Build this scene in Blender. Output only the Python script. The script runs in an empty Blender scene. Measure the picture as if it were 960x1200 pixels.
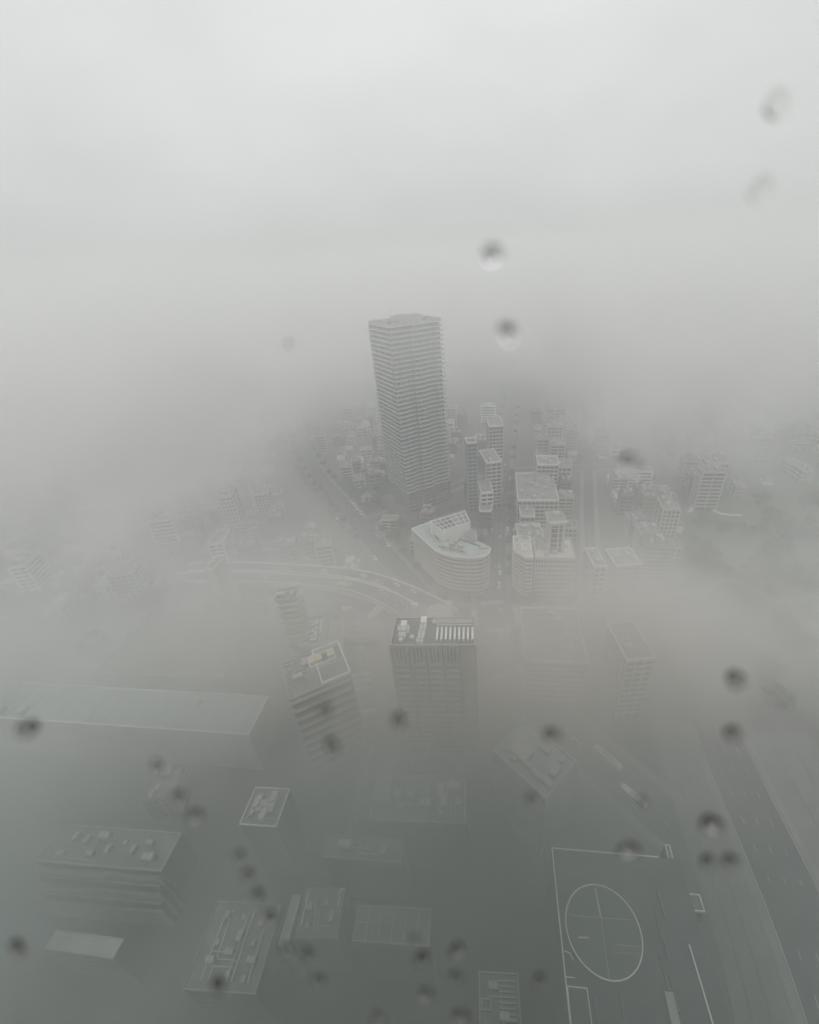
import bpy, bmesh, math, random
from mathutils import Vector, Matrix, noise

S = bpy.context.scene
C = S.collection
PI = math.pi
rnd = random.Random(11)

# ------------------------------------------------------------------ camera
H = 200.0                       # eye height in metres (an observation deck)
FPX, CX, CY = 511.5, 515.0, 597.5
PITCH, ROLL = math.radians(29.22), math.radians(4.0)
F = Vector((0, math.cos(PITCH), -math.sin(PITCH)))
U0 = Vector((0, math.sin(PITCH), math.cos(PITCH)))
R0 = Vector((1, 0, 0))
RV = R0 * math.cos(ROLL) - U0 * math.sin(ROLL)
UV = U0 * math.cos(ROLL) + R0 * math.sin(ROLL)
cam = bpy.data.cameras.new("camera")
cam.sensor_fit = 'HORIZONTAL'; cam.sensor_width = 36
cam.lens = 36 * FPX / 960
cam.shift_x = (480 - CX) / 960; cam.shift_y = (CY - 600) / 960
cam.clip_start = 0.01; cam.clip_end = 30000
cam.dof.use_dof = True; cam.dof.focus_distance = 340; cam.dof.aperture_fstop = 3.4
co = bpy.data.objects.new("camera", cam); C.objects.link(co)
M3 = Matrix((RV, UV, -F)).transposed()
co.matrix_world = Matrix.Translation((0, 0, H)) @ M3.to_4x4()
S.camera = co

def at(x, y, z=0.0):
    """the point of the level plane z that a measured direction meets"""
    d = RV * ((x - CX) / FPX) - UV * ((y - CY) / FPX) + F
    t = (z - H) / d.z
    return Vector((d.x * t, d.y * t, z))

# ------------------------------------------------------------------ light
SUN_EL, SUN_AZ = math.radians(60), math.radians(188)
w = bpy.data.worlds.new("World"); S.world = w; w.use_nodes = True
nt = w.node_tree; nt.nodes.clear()
def wn(t, **k):
    n = nt.nodes.new(t)
    for a_, b_ in k.items(): setattr(n, a_, b_)
    return n
sky = wn('ShaderNodeTexSky', sky_type='NISHITA'); sky.sun_disc = False
sky.sun_elevation = SUN_EL; sky.sun_rotation = SUN_AZ
sky.air_density = 1.0; sky.dust_density = 2.0; sky.ozone_density = 1.0
hs = wn('ShaderNodeHueSaturation'); hs.inputs['Saturation'].default_value = 0.12
# overcast deck: brighter overhead than at the horizon, gently mottled
tc = wn('ShaderNodeTexCoord'); sx = wn('ShaderNodeSeparateXYZ'); nt.links.new(tc.outputs['Generated'], sx.inputs[0])
rp = wn('ShaderNodeMapRange'); rp.inputs['From Min'].default_value = -.05; rp.inputs['From Max'].default_value = 1
rp.inputs['To Min'].default_value = 5.8; rp.inputs['To Max'].default_value = 14.0
nt.links.new(sx.outputs['Z'], rp.inputs['Value'])
nz = wn('ShaderNodeTexNoise'); nz.inputs['Scale'].default_value = 2.2; nz.inputs['Detail'].default_value = 3
mp_ = wn('ShaderNodeMapping'); mp_.inputs['Scale'].default_value = (1, 1, 2.2); nt.links.new(tc.outputs['Generated'], mp_.inputs[0]); nt.links.new(mp_.outputs[0], nz.inputs['Vector'])
nr = wn('ShaderNodeMapRange'); nr.inputs['From Min'].default_value = .3; nr.inputs['From Max'].default_value = .7; nr.inputs['To Min'].default_value = .93; nr.inputs['To Max'].default_value = 1.07
nt.links.new(nz.outputs['Fac'], nr.inputs['Value'])
mu_ = wn('ShaderNodeMath', operation='MULTIPLY'); nt.links.new(rp.outputs[0], mu_.inputs[0]); nt.links.new(nr.outputs[0], mu_.inputs[1])
cc = wn('ShaderNodeCombineColor'); 
for i_, k_ in enumerate((.985, 1.0, .99)):
    m_ = wn('ShaderNodeMath', operation='MULTIPLY'); m_.inputs[1].default_value = k_; nt.links.new(mu_.outputs[0], m_.inputs[0]); nt.links.new(m_.outputs[0], cc.inputs[i_])
mx = wn('ShaderNodeMix', data_type='RGBA'); mx.inputs['Factor'].default_value = .85
nt.links.new(sky.outputs[0], hs.inputs['Color']); nt.links.new(hs.outputs[0], mx.inputs[6]); nt.links.new(cc.outputs[0], mx.inputs[7])
bg = wn('ShaderNodeBackground'); bg.inputs['Strength'].default_value = 0.1
wo = wn('ShaderNodeOutputWorld')
nt.links.new(mx.outputs[2], bg.inputs['Color']); nt.links.new(bg.outputs[0], wo.inputs['Surface'])
sl = bpy.data.lights.new("sun", 'SUN'); sl.energy = 0.8; sl.angle = math.radians(25); sl.color = (1, .985, .965)
so = bpy.data.objects.new("sun", sl); C.objects.link(so)
sd = Vector((math.sin(SUN_AZ) * math.cos(SUN_EL), math.cos(SUN_AZ) * math.cos(SUN_EL), math.sin(SUN_EL)))
so.rotation_euler = sd.to_track_quat('Z', 'Y').to_euler(); so.location = (0, 0, 400)
S.view_settings.view_transform = 'Standard'; S.view_settings.look = 'None'
S.view_settings.exposure = 0.0; S.view_settings.gamma = 1.0
cy = S.cycles
cy.volume_bounces = 3; cy.max_bounces = 10; cy.transmission_bounces = 8; cy.transparent_max_bounces = 12
cy.diffuse_bounces = 3; cy.glossy_bounces = 2
cy.volume_step_rate = 1.0; cy.volume_max_steps = 80
cy.use_denoising = True; cy.sample_clamp_indirect = 8

# ------------------------------------------------------------------ materials
MATS = {}
def mat(name, col, rough=.75, var=.25, scale=.35, metal=0.0, streak=False):
    if name in MATS: return MATS[name]
    m = bpy.data.materials.new(name); m.use_nodes = True
    n = m.node_tree; b = n.nodes['Principled BSDF']; L = n.links.new
    b.inputs['Roughness'].default_value = rough; b.inputs['Metallic'].default_value = metal
    tc = n.nodes.new('ShaderNodeTexCoord'); mp = n.nodes.new('ShaderNodeMapping')
    L(tc.outputs['Object'], mp.inputs['Vector'])
    if streak: mp.inputs['Scale'].default_value = (1, 1, .12)
    a = n.nodes.new('ShaderNodeTexNoise'); a.inputs['Scale'].default_value = scale; a.inputs['Detail'].default_value = 6
    L(mp.outputs[0], a.inputs['Vector'])
    a2 = n.nodes.new('ShaderNodeTexNoise'); a2.inputs['Scale'].default_value = scale * 9; a2.inputs['Detail'].default_value = 3
    L(mp.outputs[0], a2.inputs['Vector'])
    ad = n.nodes.new('ShaderNodeMath'); ad.operation = 'ADD'; L(a.outputs['Fac'], ad.inputs[0])
    ml = n.nodes.new('ShaderNodeMath'); ml.operation = 'MULTIPLY'; ml.inputs[1].default_value = .5
    L(a2.outputs['Fac'], ml.inputs[0]); L(ml.outputs[0], ad.inputs[1])
    r = n.nodes.new('ShaderNodeValToRGB')
    r.color_ramp.elements[0].position = .45; r.color_ramp.elements[1].position = 1.05
    r.color_ramp.elements[0].color = (*[c * (1 - var) for c in col], 1)
    r.color_ramp.elements[1].color = (*[min(.95, c * (1 + var)) for c in col], 1)
    L(ad.outputs[0], r.inputs['Fac']); L(r.outputs[0], b.inputs['Base Color'])
    MATS[name] = m; return m

ASPH = mat('asphalt', (.055, .055, .057), .85, .35, .05)
GND = mat('city_ground', (.085, .083, .08), .9, .4, .03)
PAVE = mat('paving', (.17, .168, .16), .85, .25, .12)
PAINT = mat('white_road_paint', (.6, .6, .58), .7, .2, .5)
WPAINT = mat('white_painted_metal', (.72, .72, .70), .5, .12, .6)
CONC = mat('light_concrete', (.34, .335, .32), .8, .22, .15, streak=True)
DCONC = mat('dark_concrete', (.14, .14, .138), .85, .25, .12, streak=True)
CREAM = mat('cream_tile', (.42, .40, .36), .7, .18, .2, streak=True)
WHITE = mat('white_tile', (.62, .62, .60), .6, .12, .2, streak=True)
BEIGE = mat('beige_stone', (.36, .33, .29), .75, .2, .2, streak=True)
BROWN = mat('brown_brick_tile', (.2, .15, .125), .8, .25, .25, streak=True)
BLUEG = mat('blue_grey_panel', (.2, .225, .24), .6, .2, .2, streak=True)
TSLAB = mat('pale_slab_concrete', (.48, .48, .465), .8, .18, .15, streak=True)
GLASS = mat('dark_window_glass', (.035, .042, .045), .12, .3, .5)
TGLASS = mat('tower_glazing', (.11, .12, .122), .15, .35, .4)
ROOFG = mat('grey_roof_membrane', (.19, .19, .185), .9, .3, .2)
ROOFD = mat('dark_roof_membrane', (.09, .092, .092), .9, .3, .2)
ROOFT = mat('pale_green_roof', (.30, .345, .33), .85, .2, .2)
METAL = mat('galvanised_metal', (.42, .42, .41), .45, .2, .8, .4)
GREEN = mat('sports_green_surface', (.10, .122, .105), .9, .3, .15)
RAILM = mat('rail_steel', (.30, .29, .28), .4, .2, 1., .6)
BALL = mat('track_ballast', (.13, .12, .11), .95, .3, 1.2)
GRASSM = mat('park_grass', (.06, .085, .04), .95, .4, .08)
LEAF = mat('leaf_green', (.05, .075, .035), .8, .5, .7)
BARK = mat('bark', (.09, .07, .055), .9, .3, 2.)
CARW = mat('white_car_paint', (.75, .75, .74), .3, .05, 1.)
CARS = mat('silver_car_paint', (.42, .43, .44), .35, .08, 1., .3)
CARB = mat('black_car_paint', (.02, .02, .022), .25, .1, 1.)
CARR = mat('dark_red_car_paint', (.18, .03, .03), .3, .1, 1.)
CARY = mat('pale_yellow_truck_paint', (.55, .5, .3), .4, .1, 1.)
TYRE = mat('tyre_rubber', (.02, .02, .02), .9, .2, 2.)
WATER = None

# ------------------------------------------------------------------ helpers
class MB:
    def __init__(s): s.v = []; s.f = []; s.m = []; s.mats = []
    def mi(s, m):
        if m not in s.mats: s.mats.append(m)
        return s.mats.index(m)
    def prism(s, pts, z0, z1, m, top=None, bottom=True):
        n = len(pts); b = len(s.v); i = s.mi(m)
        s.v += [(p[0], p[1], z0) for p in pts] + [(p[0], p[1], z1) for p in pts]
        for k in range(n):
            j = (k + 1) % n; s.f.append((b + k, b + j, b + n + j, b + n + k)); s.m.append(i)
        s.f.append(tuple(b + n + k for k in range(n))); s.m.append(s.mi(top) if top else i)
        if bottom: s.f.append(tuple(b + k for k in reversed(range(n)))); s.m.append(i)
        return s
    def box(s, x0, y0, z0, x1, y1, z1, m, top=None):
        return s.prism([(x0, y0), (x1, y0), (x1, y1), (x0, y1)], z0, z1, m, top)
    def frustum(s, a, b, z0, z1, m):
        n = len(a); o = len(s.v); i = s.mi(m)
        s.v += [(p[0], p[1], z0) for p in a] + [(p[0], p[1], z1) for p in b]
        for k in range(n):
            j = (k + 1) % n; s.f.append((o + k, o + j, o + n + j, o + n + k)); s.m.append(i)
        s.f.append(tuple(o + n + k for k in range(n))); s.m.append(i)
        s.f.append(tuple(o + k for k in reversed(range(n)))); s.m.append(i)
        return s
    def bar(s, a, b, t, m, t2=None):
        """a square bar from a to b"""
        a = Vector(a); b = Vector(b); d = (b - a).normalized()
        side = d.cross(Vector((0, 0, 1)))
        side = Vector((1, 0, 0)) if side.length < 1e-3 else side.normalized()
        up = side.cross(d); t2 = t2 or t; o = len(s.v); i = s.mi(m)
        for p, q in ((a, t), (b, t2)):
            for sx, sy in ((-1, -1), (1, -1), (1, 1), (-1, 1)):
                s.v.append(tuple(p + side * sx * q / 2 + up * sy * q / 2))
        for k in range(4):
            j = (k + 1) % 4; s.f.append((o + k, o + j, o + 4 + j, o + 4 + k)); s.m.append(i)
        s.f.append((o + 3, o + 2, o + 1, o)); s.f.append((o + 4, o + 5, o + 6, o + 7)); s.m += [i, i]
        return s
    def face(s, pts, m):
        o = len(s.v); s.v += [tuple(p) for p in pts]; s.f.append(tuple(range(o, o + len(pts)))); s.m.append(s.mi(m)); return s
    def cyl(s, x, y, z0, z1, r, m, n=12, r2=None):
        r2 = r if r2 is None else r2
        a = [(x + r * math.cos(2 * PI * k / n), y + r * math.sin(2 * PI * k / n)) for k in range(n)]
        b = [(x + r2 * math.cos(2 * PI * k / n), y + r2 * math.sin(2 * PI * k / n)) for k in range(n)]
        return s.frustum(a, b, z0, z1, m)
    def mesh(s, name):
        me = bpy.data.meshes.new(name); me.from_pydata(s.v, [], s.f)
        for m in s.mats: me.materials.append(m)
        me.polygons.foreach_set('material_index', s.m)
        bm = bmesh.new(); bm.from_mesh(me); bmesh.ops.recalc_face_normals(bm, faces=bm.faces); bm.to_mesh(me); bm.free()
        return me
    def build(s, name, parent=None, loc=None, rz=0):
        o = bpy.data.objects.new(name, s.mesh(name)); C.objects.link(o)
        if parent: o.parent = parent
        if loc is not None: o.location = loc
        o.rotation_euler.z = rz
        return o

def tag(o, label=None, cat=None, group=None, kind=None):
    if label: o['label'] = label
    if cat: o['category'] = cat
    if group: o['group'] = group
    if kind: o['kind'] = kind
    return o
def thing(name, loc, rz, label, cat, group=None):
    o = bpy.data.objects.new(name, None); C.objects.link(o)
    o.location = loc; o.rotation_euler.z = rz; o.empty_display_size = .5
    return tag(o, label, cat, group)
def share(name, me, parent, loc=(0, 0, 0), rz=0):
    o = bpy.data.objects.new(name, me); C.objects.link(o); o.parent = parent; o.location = loc; o.rotation_euler.z = rz
    return o
def copy_thing(root, loc, rz, label=None, group=None, scale=None):
    r = root.copy(); C.objects.link(r); r.location = loc; r.rotation_euler.z = rz
    if scale: r.scale = scale
    if label: r['label'] = label
    if group: r['group'] = group
    for ch in root.children:
        c = ch.copy(); C.objects.link(c); c.parent = r
        for g in ch.children:
            e = g.copy(); C.objects.link(e); e.parent = c
    return r
FOOT = []          # footprints of what stands already (world polygons)
def offset(pts, d):
    """grow a counter-clockwise convex outline by d"""
    n = len(pts); out = []
    for i in range(n):
        p0, p1, p2 = (Vector((*pts[(i + k) % n][:2],)) for k in (-1, 0, 1))
        e1 = (p1 - p0).normalized(); e2 = (p2 - p1).normalized()
        n1 = Vector((e1.y, -e1.x)); n2 = Vector((e2.y, -e2.x)); k = n1 + n2
        k = k / max(.3, k.length_squared) * 2
        out.append((p1.x + k.x * d, p1.y + k.y * d))
    return out
def rect(w, d): return [(0, 0), (w, 0), (w, d), (0, d)]
def frame(a, b, c, z):
    """roof corners front-left, front-right, back-right as seen -> origin, angle, width, depth"""
    A, B, K = at(*a, z), at(*b, z), at(*c, z)
    e = B - A; th = math.atan2(e.y, e.x); n = Vector((-math.sin(th), math.cos(th), 0))
    return Vector((A.x, A.y, 0)), th, e.length, max(4, abs((K - B).dot(n)))
def loc2w(o, th, p):
    return Vector((o.x + p[0] * math.cos(th) - p[1] * math.sin(th), o.y + p[0] * math.sin(th) + p[1] * math.cos(th), 0))
def stand(name, a, b, c, z, label, cat='building', group=None):
    o, th, w_, d_ = frame(a, b, c, z)
    FOOT.append([loc2w(o, th, p) for p in rect(w_, d_)])
    return thing(name, o, th, label, cat, group), w_, d_
def ring(mb, pts, wd, z0, z1, m):
    """a parapet: closed wall of width wd inside the outline"""
    n = len(pts); inn = offset(pts, -wd)
    for k in range(n):
        j = (k + 1) % n
        mb.prism([pts[k], pts[j], inn[j], inn[k]], z0, z1, m)
def parapet(root, pts, z, m, h=1.1, wd=.35):
    mb = MB(); ring(mb, pts, wd, z, z + h, m); return mb.build('parapet', root)
def body(root, pts, z0, z1, m, top=ROOFG, name='wall'):
    return MB().prism(pts, z0, z1, m, top).build(name, root)
def bands(root, pts, z0, z1, n, m, bh=1.2, proud=.45, first=0, name='floor_band'):
    fh = (z1 - z0) / n; op = offset(pts, proud)
    me = MB().prism(op, -bh, 0, m).mesh(name)
    for k in range(first, n): share(name, me, root, (0, 0, z0 + fh * (k + 1)))
def piers(root, w_, d_, z0, z1, nx, ny, m, t=.7, proud=.5, name='pier'):
    me = MB().box(-t / 2, -t / 2, z0, t / 2, t / 2, z1, m).mesh(name)
    for k in range(nx + 1): share(name, me, root, (w_ * k / nx, -proud + t / 2, 0))
    for k in range(1, ny + 1):
        share(name, me, root, (-proud + t / 2, d_ * k / ny, 0)); share(name, me, root, (w_ + proud - t / 2, d_ * k / ny, 0))
AC_ME = None
def ac_mesh(w_, d_, h, m=None):
    m = m or CONC
    mb = MB(); mb.box(-w_ / 2, -d_ / 2, .25, w_ / 2, d_ / 2, h, m)
    for i in (-1, 1): mb.cyl(i * w_ * .24, 0, h, h + .25, min(w_ * .2, d_ * .4), METAL, 10)
    for i in (-1, 1):
        for j in (-1, 1): mb.box(i * w_ * .4 - .1, j * d_ * .4 - .1, 0, i * w_ * .4 + .1, j * d_ * .4 + .1, .25, METAL)
    return mb.mesh('roof_unit')
ACS = [ac_mesh(2.6, 1.6, 1.9), ac_mesh(4.2, 2.2, 2.5), ac_mesh(1.4, 1.4, 1.3)]
ACW = [ac_mesh(2.6, 1.6, 1.9, WPAINT), ac_mesh(4.2, 2.2, 2.5, WPAINT), ac_mesh(1.4, 1.4, 1.3, WPAINT)]
def tank_mesh():
    mb = MB(); mb.cyl(0, 0, 1.0, 3.6, 1.3, CONC, 12); mb.cyl(0, 0, 3.6, 4.0, 1.3, CONC, 12, .2)
    for i in (-.9, .9):
        for j in (-.9, .9): mb.bar((i, j, 0), (i * .9, j * .9, 1.1), .15, METAL)
    return mb.mesh('water_tank')
TANK = tank_mesh()
def clutter(root, x0, y0, x1, y1, z, n, seed=0):
    r = random.Random(seed); used = []
    for _ in range(n * 6):
        if len(used) >= n: break
        x, y = r.uniform(x0, x1), r.uniform(y0, y1)
        if any(abs(x - a) < 4.6 and abs(y - b) < 3.4 for a, b in used): continue
        used.append((x, y)); share('roof_unit', r.choice(ACS), root, (x, y, z), r.choice((0, PI / 2)))
def pipes(root, segs, z, m=METAL, t=.35, name='roof_pipe'):
    mb = MB()
    for a, b in segs: mb.bar((a[0], a[1], z + .5), (b[0], b[1], z + .5), t, m)
    return mb.build(name, root)
def slats(root, x0, y0, x1, y1, z, n, m, wd=.5, h=.9, name='louvre'):
    me = MB().box(-wd / 2, 0, 0, wd / 2, y1 - y0, h, m).mesh(name)
    for k in range(n): share(name, me, root, (x0 + (x1 - x0) * k / (n - 1), y0, z))

# ------------------------------------------------------------------ the ground
g = MB(); N = 12
xs = [-9000, -4000, -2000, -1000, -500, 0, 500, 1000, 2000, 4000, 9000]
ys = [-3000, -1000, -300, 0, 250, 500, 1000, 2000, 4000, 9000]
for i in range(len(xs) - 1):
    for j in range(len(ys) - 1):
        g.face([(xs[i], ys[j], 0), (xs[i + 1], ys[j], 0), (xs[i + 1], ys[j + 1], 0), (xs[i], ys[j + 1], 0)], GND)
tag(g.build('ground'), kind='structure')

ROADS = []         # (centre line, half width) kept free of buildings
def smooth(pts, k=6):
    P = [pts[0]] + list(pts) + [pts[-1]]; out = []
    for i in range(1, len(P) - 2):
        for s_ in range(k):
            t = s_ / k; a, b, c_, d = P[i - 1], P[i], P[i + 1], P[i + 2]
            out.append(.5 * ((2 * b) + (-a + c_) * t + (2 * a - 5 * b + 4 * c_ - d) * t * t + (-a + 3 * b - 3 * c_ + d) * t ** 3))
    out.append(pts[-1]); return out
def normals(line):
    out = []
    for i in range(len(line)):
        a = line[max(0, i - 1)]; b = line[min(len(line) - 1, i + 1)]
        e = (b - a); e.z = 0; e.normalize(); out.append(Vector((-e.y, e.x, 0)))
    return out
def strip(mb, line, off0, off1, z0, z1, m, bottom=False):
    """a band between two offsets of a line; z0<z1 makes it a solid kerb or wall"""
    nn = normals(line); i = mb.mi(m)
    for k in range(len(line) - 1):
        a0, a1 = line[k] + nn[k] * off0, line[k] + nn[k] * off1
        b0, b1 = line[k + 1] + nn[k + 1] * off0, line[k + 1] + nn[k + 1] * off1
        if z1 is None:
            mb.face([(a0.x, a0.y, a0.z + z0), (b0.x, b0.y, b0.z + z0), (b1.x, b1.y, b1.z + z0), (a1.x, a1.y, a1.z + z0)], m)
        else:
            o = len(mb.v)
            for p in (a0, b0, b1, a1): mb.v.append((p.x, p.y, p.z + z0))
            for p in (a0, b0, b1, a1): mb.v.append((p.x, p.y, p.z + z1))
            fs = [(o + 4, o + 5, o + 6, o + 7), (o, o + 1, o + 5, o + 4), (o + 2, o + 3, o + 7, o + 6), (o + 3, o + 2, o + 1, o)]
            if k == 0: fs.append((o, o + 4, o + 7, o + 3))
            if k == len(line) - 2: fs.append((o + 1, o + 2, o + 6, o + 5))
            mb.f += fs; mb.m += [i] * len(fs)
def dashes(mb, line, off, z, wd, m, on=4, gap=6):
    nn = normals(line); d = 0; nxt = 0
    for k in range(len(line) - 1):
        a = line[k] + nn[k] * off; b = line[k + 1] + nn[k + 1] * off; L = (b - a).length; t = 0
        e = (b - a).normalized(); s_ = Vector((-e.y, e.x, 0)) * wd / 2
        while nxt < d + L:
            p = a + e * (nxt - d); q = a + e * min(L, nxt - d + on)
            mb.face([(p - s_)[:2] + (p.z + z,), (q - s_)[:2] + (q.z + z,), (q + s_)[:2] + (q.z + z,), (p + s_)[:2] + (p.z + z,)], m)
            nxt += on + gap
        d += L
WALKS = []
def road(name, pts, hw, lanes=2, z=.004, walk=3.0, layer=0, label=None):
    line = smooth([at(*p) if len(p) == 2 else Vector(p) for p in pts], 5)
    z = .004 + layer * .008
    mb = MB(); strip(mb, line, -hw, hw, z, None, ASPH); o = mb.build(name); tag(o, label, kind='structure')
    mk = MB()
    for k in range(1, lanes): dashes(mk, line, -hw + 2 * hw * k / lanes, z + .004, .18, PAINT)
    for s_ in (-1, 1): strip(mk, line, s_ * (hw - .5) - .09, s_ * (hw - .5) + .09, z + .004, None, PAINT)
    mk.build('road_marking', o)
    if walk:
        WALKS.append((line, hw, walk, .12 + .005 * layer))
    ROADS.append((line, hw + walk)); return line

street = road('road', [(586, 900), (583, 800), (580, 690), (581, 640), (584, 590), (590, 540), (597, 490), (604, 450)], 8.5, 4)
cross = road('road', [(300, 712), (400, 716), (500, 722), (582, 722), (700, 722), (860, 700)], 9, 4, layer=1)
avenue = road('road', [(352, 520), (375, 560), (410, 600), (450, 648), (487, 692), (505, 720)], 9, 4, layer=2)
rstreet = road('road', [(690, 720), (692, 650), (690, 590), (690, 540)], 5, 2, layer=3)
diag = road('road', [(560, 735), (600, 790), (655, 850), (730, 915), (800, 975)], 10, 5, layer=4)
east = road('road', [(838, 850), (868, 920), (905, 1000), (945, 1090), (985, 1190), (1020, 1290), (1045, 1370)], 10.5, 4, layer=5)
lstreet = road('road', [(440, 735), (436, 790), (440, 850), (444, 900), (420, 1000)], 5, 2, layer=6)
backst = road('road', [(300, 640), (385, 632), (460, 600), (560, 560), (600, 552), (690, 548), (790, 545)], 5, 2, layer=7)

def resample(line, st):
    out = [line[0].copy()]; need = st
    for k in range(len(line) - 1):
        a, b = line[k], line[k + 1]; L = (b - a).length; d = 0
        while L - d >= need: d += need; out.append(a.lerp(b, d / L)); need = st
        need -= L - d
    return out
def sdist(q, l2):
    best = 1e9
    for k in range(len(l2) - 1):
        a, b = l2[k].xy, l2[k + 1].xy; ab = b - a; t = max(0, min(1, (q - a).dot(ab) / max(1e-6, ab.length_squared))); best = min(best, (q - a - ab * t).length)
    return best
for line, hw, walk, top in WALKS:           # kerbed pavements, left out where another road crosses
    fine = resample(line, 3.0); nn = normals(fine)
    for s_ in (-1, 1):
        kb = MB(); run = []
        def flush():
            if len(run) > 1:
                a, b = sorted((s_ * hw, s_ * (hw + walk))); strip(kb, run, a, b, 0, top, PAVE)
        for k, p in enumerate(fine):
            q = (p + nn[k] * s_ * (hw + walk / 2)).xy
            if any(l2 is not line and sdist(q, l2) < h2 + 1.6 for l2, h2, _, _ in WALKS): flush(); run = []
            else: run.append(p)
        flush()
        if kb.f: tag(kb.build('pavement'), kind='structure')
# zebra crossings and stop bars where the long street meets the cross street
jx = at(581, 722)
zm = MB()
for s_ in (-1, 1):
    for k in range(11): zm.box(jx.x - 8 + 1.5 * k, jx.y + s_ * 13 - 1.8, .02, jx.x - 7.3 + 1.5 * k, jx.y + s_ * 13 + 1.8, .045, PAINT)
    for k in range(11): zm.box(jx.x + s_ * 13.5 - 1.8, jx.y - 8 + 1.5 * k, .02, jx.x + s_ * 13.5 + 1.8, jx.y - 7.3 + 1.5 * k, .045, PAINT)
tag(zm.build('road_marking'), kind='structure')

# rail corridor beside the avenue: ballast bed with pairs of rails
bed = smooth([at(*p) for p in [(330, 545), (352, 575), (388, 620), (425, 655), (462, 690), (480, 712)]], 5)
mb = MB(); strip(mb, bed, -9, 9, .0, .25, BALL); tag(mb.build('railway_bed'), kind='structure')
ROADS.append((bed, 10))
for k in range(4):
    mb = MB()
    for s_ in (-.55, .55): strip(mb, bed, -6.6 + 4.4 * k + s_ - .06, -6.6 + 4.4 * k + s_ + .06, .25, .42, RAILM)
    tag(mb.build('rail_track'), ['westmost', 'second from the west', 'third from the west', 'eastmost'][k] + ' pair of steel rails on the ballast bed left of the tower', 'railway track', 'rail tracks beside the avenue')
bed2 = smooth([at(*p) for p in [(566, 768), (590, 796), (622, 830), (648, 862)]], 5)
for k in range(4):
    mb = MB()
    for s_ in (-.5, .5): strip(mb, bed2, -12.5 + 1.9 * k + s_ - .06, -12.5 + 1.9 * k + s_ + .06, .13, .3, RAILM)
    tag(mb.build('tram_track'), ['first', 'second', 'third', 'fourth'][k] + ' tram rail pair from the kerb on the foggy diagonal avenue', 'tram track', 'tram tracks on the diagonal avenue')

# ------------------------------------------------------------------ the residential tower
TA = math.radians(28.6); TO = Vector((-26.6, 339.4, 0)); TW, TD = 43.6, 39.5
T = thing('apartment_tower', TO, TA, 'tallest slim pale apartment tower with stacked white balcony bands rising into the fog', 'tower')
FOOT.append([loc2w(TO, TA, p) for p in [(-3, -3), (TW + 3, -3), (TW + 3, TD + 3), (-3, TD + 3)]])
TZ0, TZ1, NF = 29.5, 163.5, 38; fh = (TZ1 - TZ0) / NF
body(T, [(2, 2), (TW - 2, 2), (TW - 2, TD - 2), (2, TD - 2)], 0, TZ1, DCONC, ROOFG, 'core_wall')
gl = MB(); 
for k in range(NF):                         # mullioned glazing between the slabs
    z = TZ0 + k * fh
    gl.box(1.5, 1.5, z + .9, TW - 1.5, TD - 1.5, z + fh - .5, TGLASS)
gl.build('glazing', T)
mu = MB()
for k in range(25):
    x = 1.5 + (TW - 3) * k / 24; mu.box(x - .12, 1.2, TZ0, x + .12, 1.5, TZ1, CONC)
    y = 1.5 + (TD - 3) * k / 24; mu.box(1.2, y - .12, TZ0, 1.5, y + .12, TZ1, CONC)
mu.build('mullions', T)['kind'] = 'stuff'
def tower_slab(kind):
    mb = MB(); t = .7
    mb.box(0, 0, -t, TW, TD, 0, TSLAB, ROOFG)
    # balconies: forward bays on the street face, a continuous run on the left face
    segs = [(-1.1, 7.5, 1.3), (15.5, 25.5, 1.5), (35, TW + .5, 1.0)] if kind % 2 == 0 else [(-1.1, 9.5, 1.3), (15.5, 27, 1.5), (36, TW + .5, 1.0)]
    for a, b, d in segs: mb.box(a, -d, -t, b, 0.02, .0, TSLAB, ROOFG)
    mb.box(-.8, 0, -t, .02, TD + .4, 0, TSLAB, ROOFG); mb.box(TW - .02, 0, -t, TW + .5, TD + .4, 0, TSLAB, ROOFG)
    return mb.mesh('floor_slab')
def tower_rail(kind):
    mb = MB()
    segs = [(-1.1, 7.5, 1.3), (15.5, 25.5, 1.5), (35, TW + .5, 1.0)] if kind % 2 == 0 else [(-1.1, 9.5, 1.3), (15.5, 27, 1.5), (36, TW + .5, 1.0)]
    for a, b, d in segs: mb.box(a, -d + .1, 0, b, -d + .2, .95, BLUEG)
    last = 0
    for a, b, d in segs + [(TW, TW, 0)]:
        if a > last + .3: mb.box(last, .1, 0, a, .2, .8, BLUEG)
        last = b
    mb.box(-.7, 0, 0, -.6, TD + .4, .95, BLUEG)
    for y in (9.5, 19, 28.5, 37): mb.box(-1.0, y - .1, 0, 1.4, y + .1, fh - .45, CONC)
    for x in (3.5, 20, 41): mb.box(x - .1, -1.0, 0, x + .1, 1.4, fh - .45, CONC)
    return mb.mesh('balcony_rail')
sl_me = [tower_slab(0), tower_slab(1)]; rl_me = [tower_rail(0), tower_rail(1)]
for k in range(NF + 1):
    kk = (k // 3) % 2
    s_ = share('floor_slab', sl_me[kk], T, (0, 0, TZ0 + fh * k))
    if k < NF: share('balcony_rail', rl_me[kk], s_)
p = parapet(T, [(0, 0), (TW, 0), (TW, TD), (0, TD)], TZ1, CONC, 1.8, .3)
mb = MB(); mb.box(16, 17, TZ1, 36, 31, TZ1 + 4.4, CREAM, ROOFG); ph = mb.build('penthouse', T)
MB().box(17.5, 18.5, TZ1 + 4.4, 24, 24, TZ1 + 5.6, CONC).build('roof_unit', ph)
mb = MB()
for x in (8, 11, 14): mb.bar((x, 10, TZ1), (x, 10, TZ1 + 3.4), .25, METAL)
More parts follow.
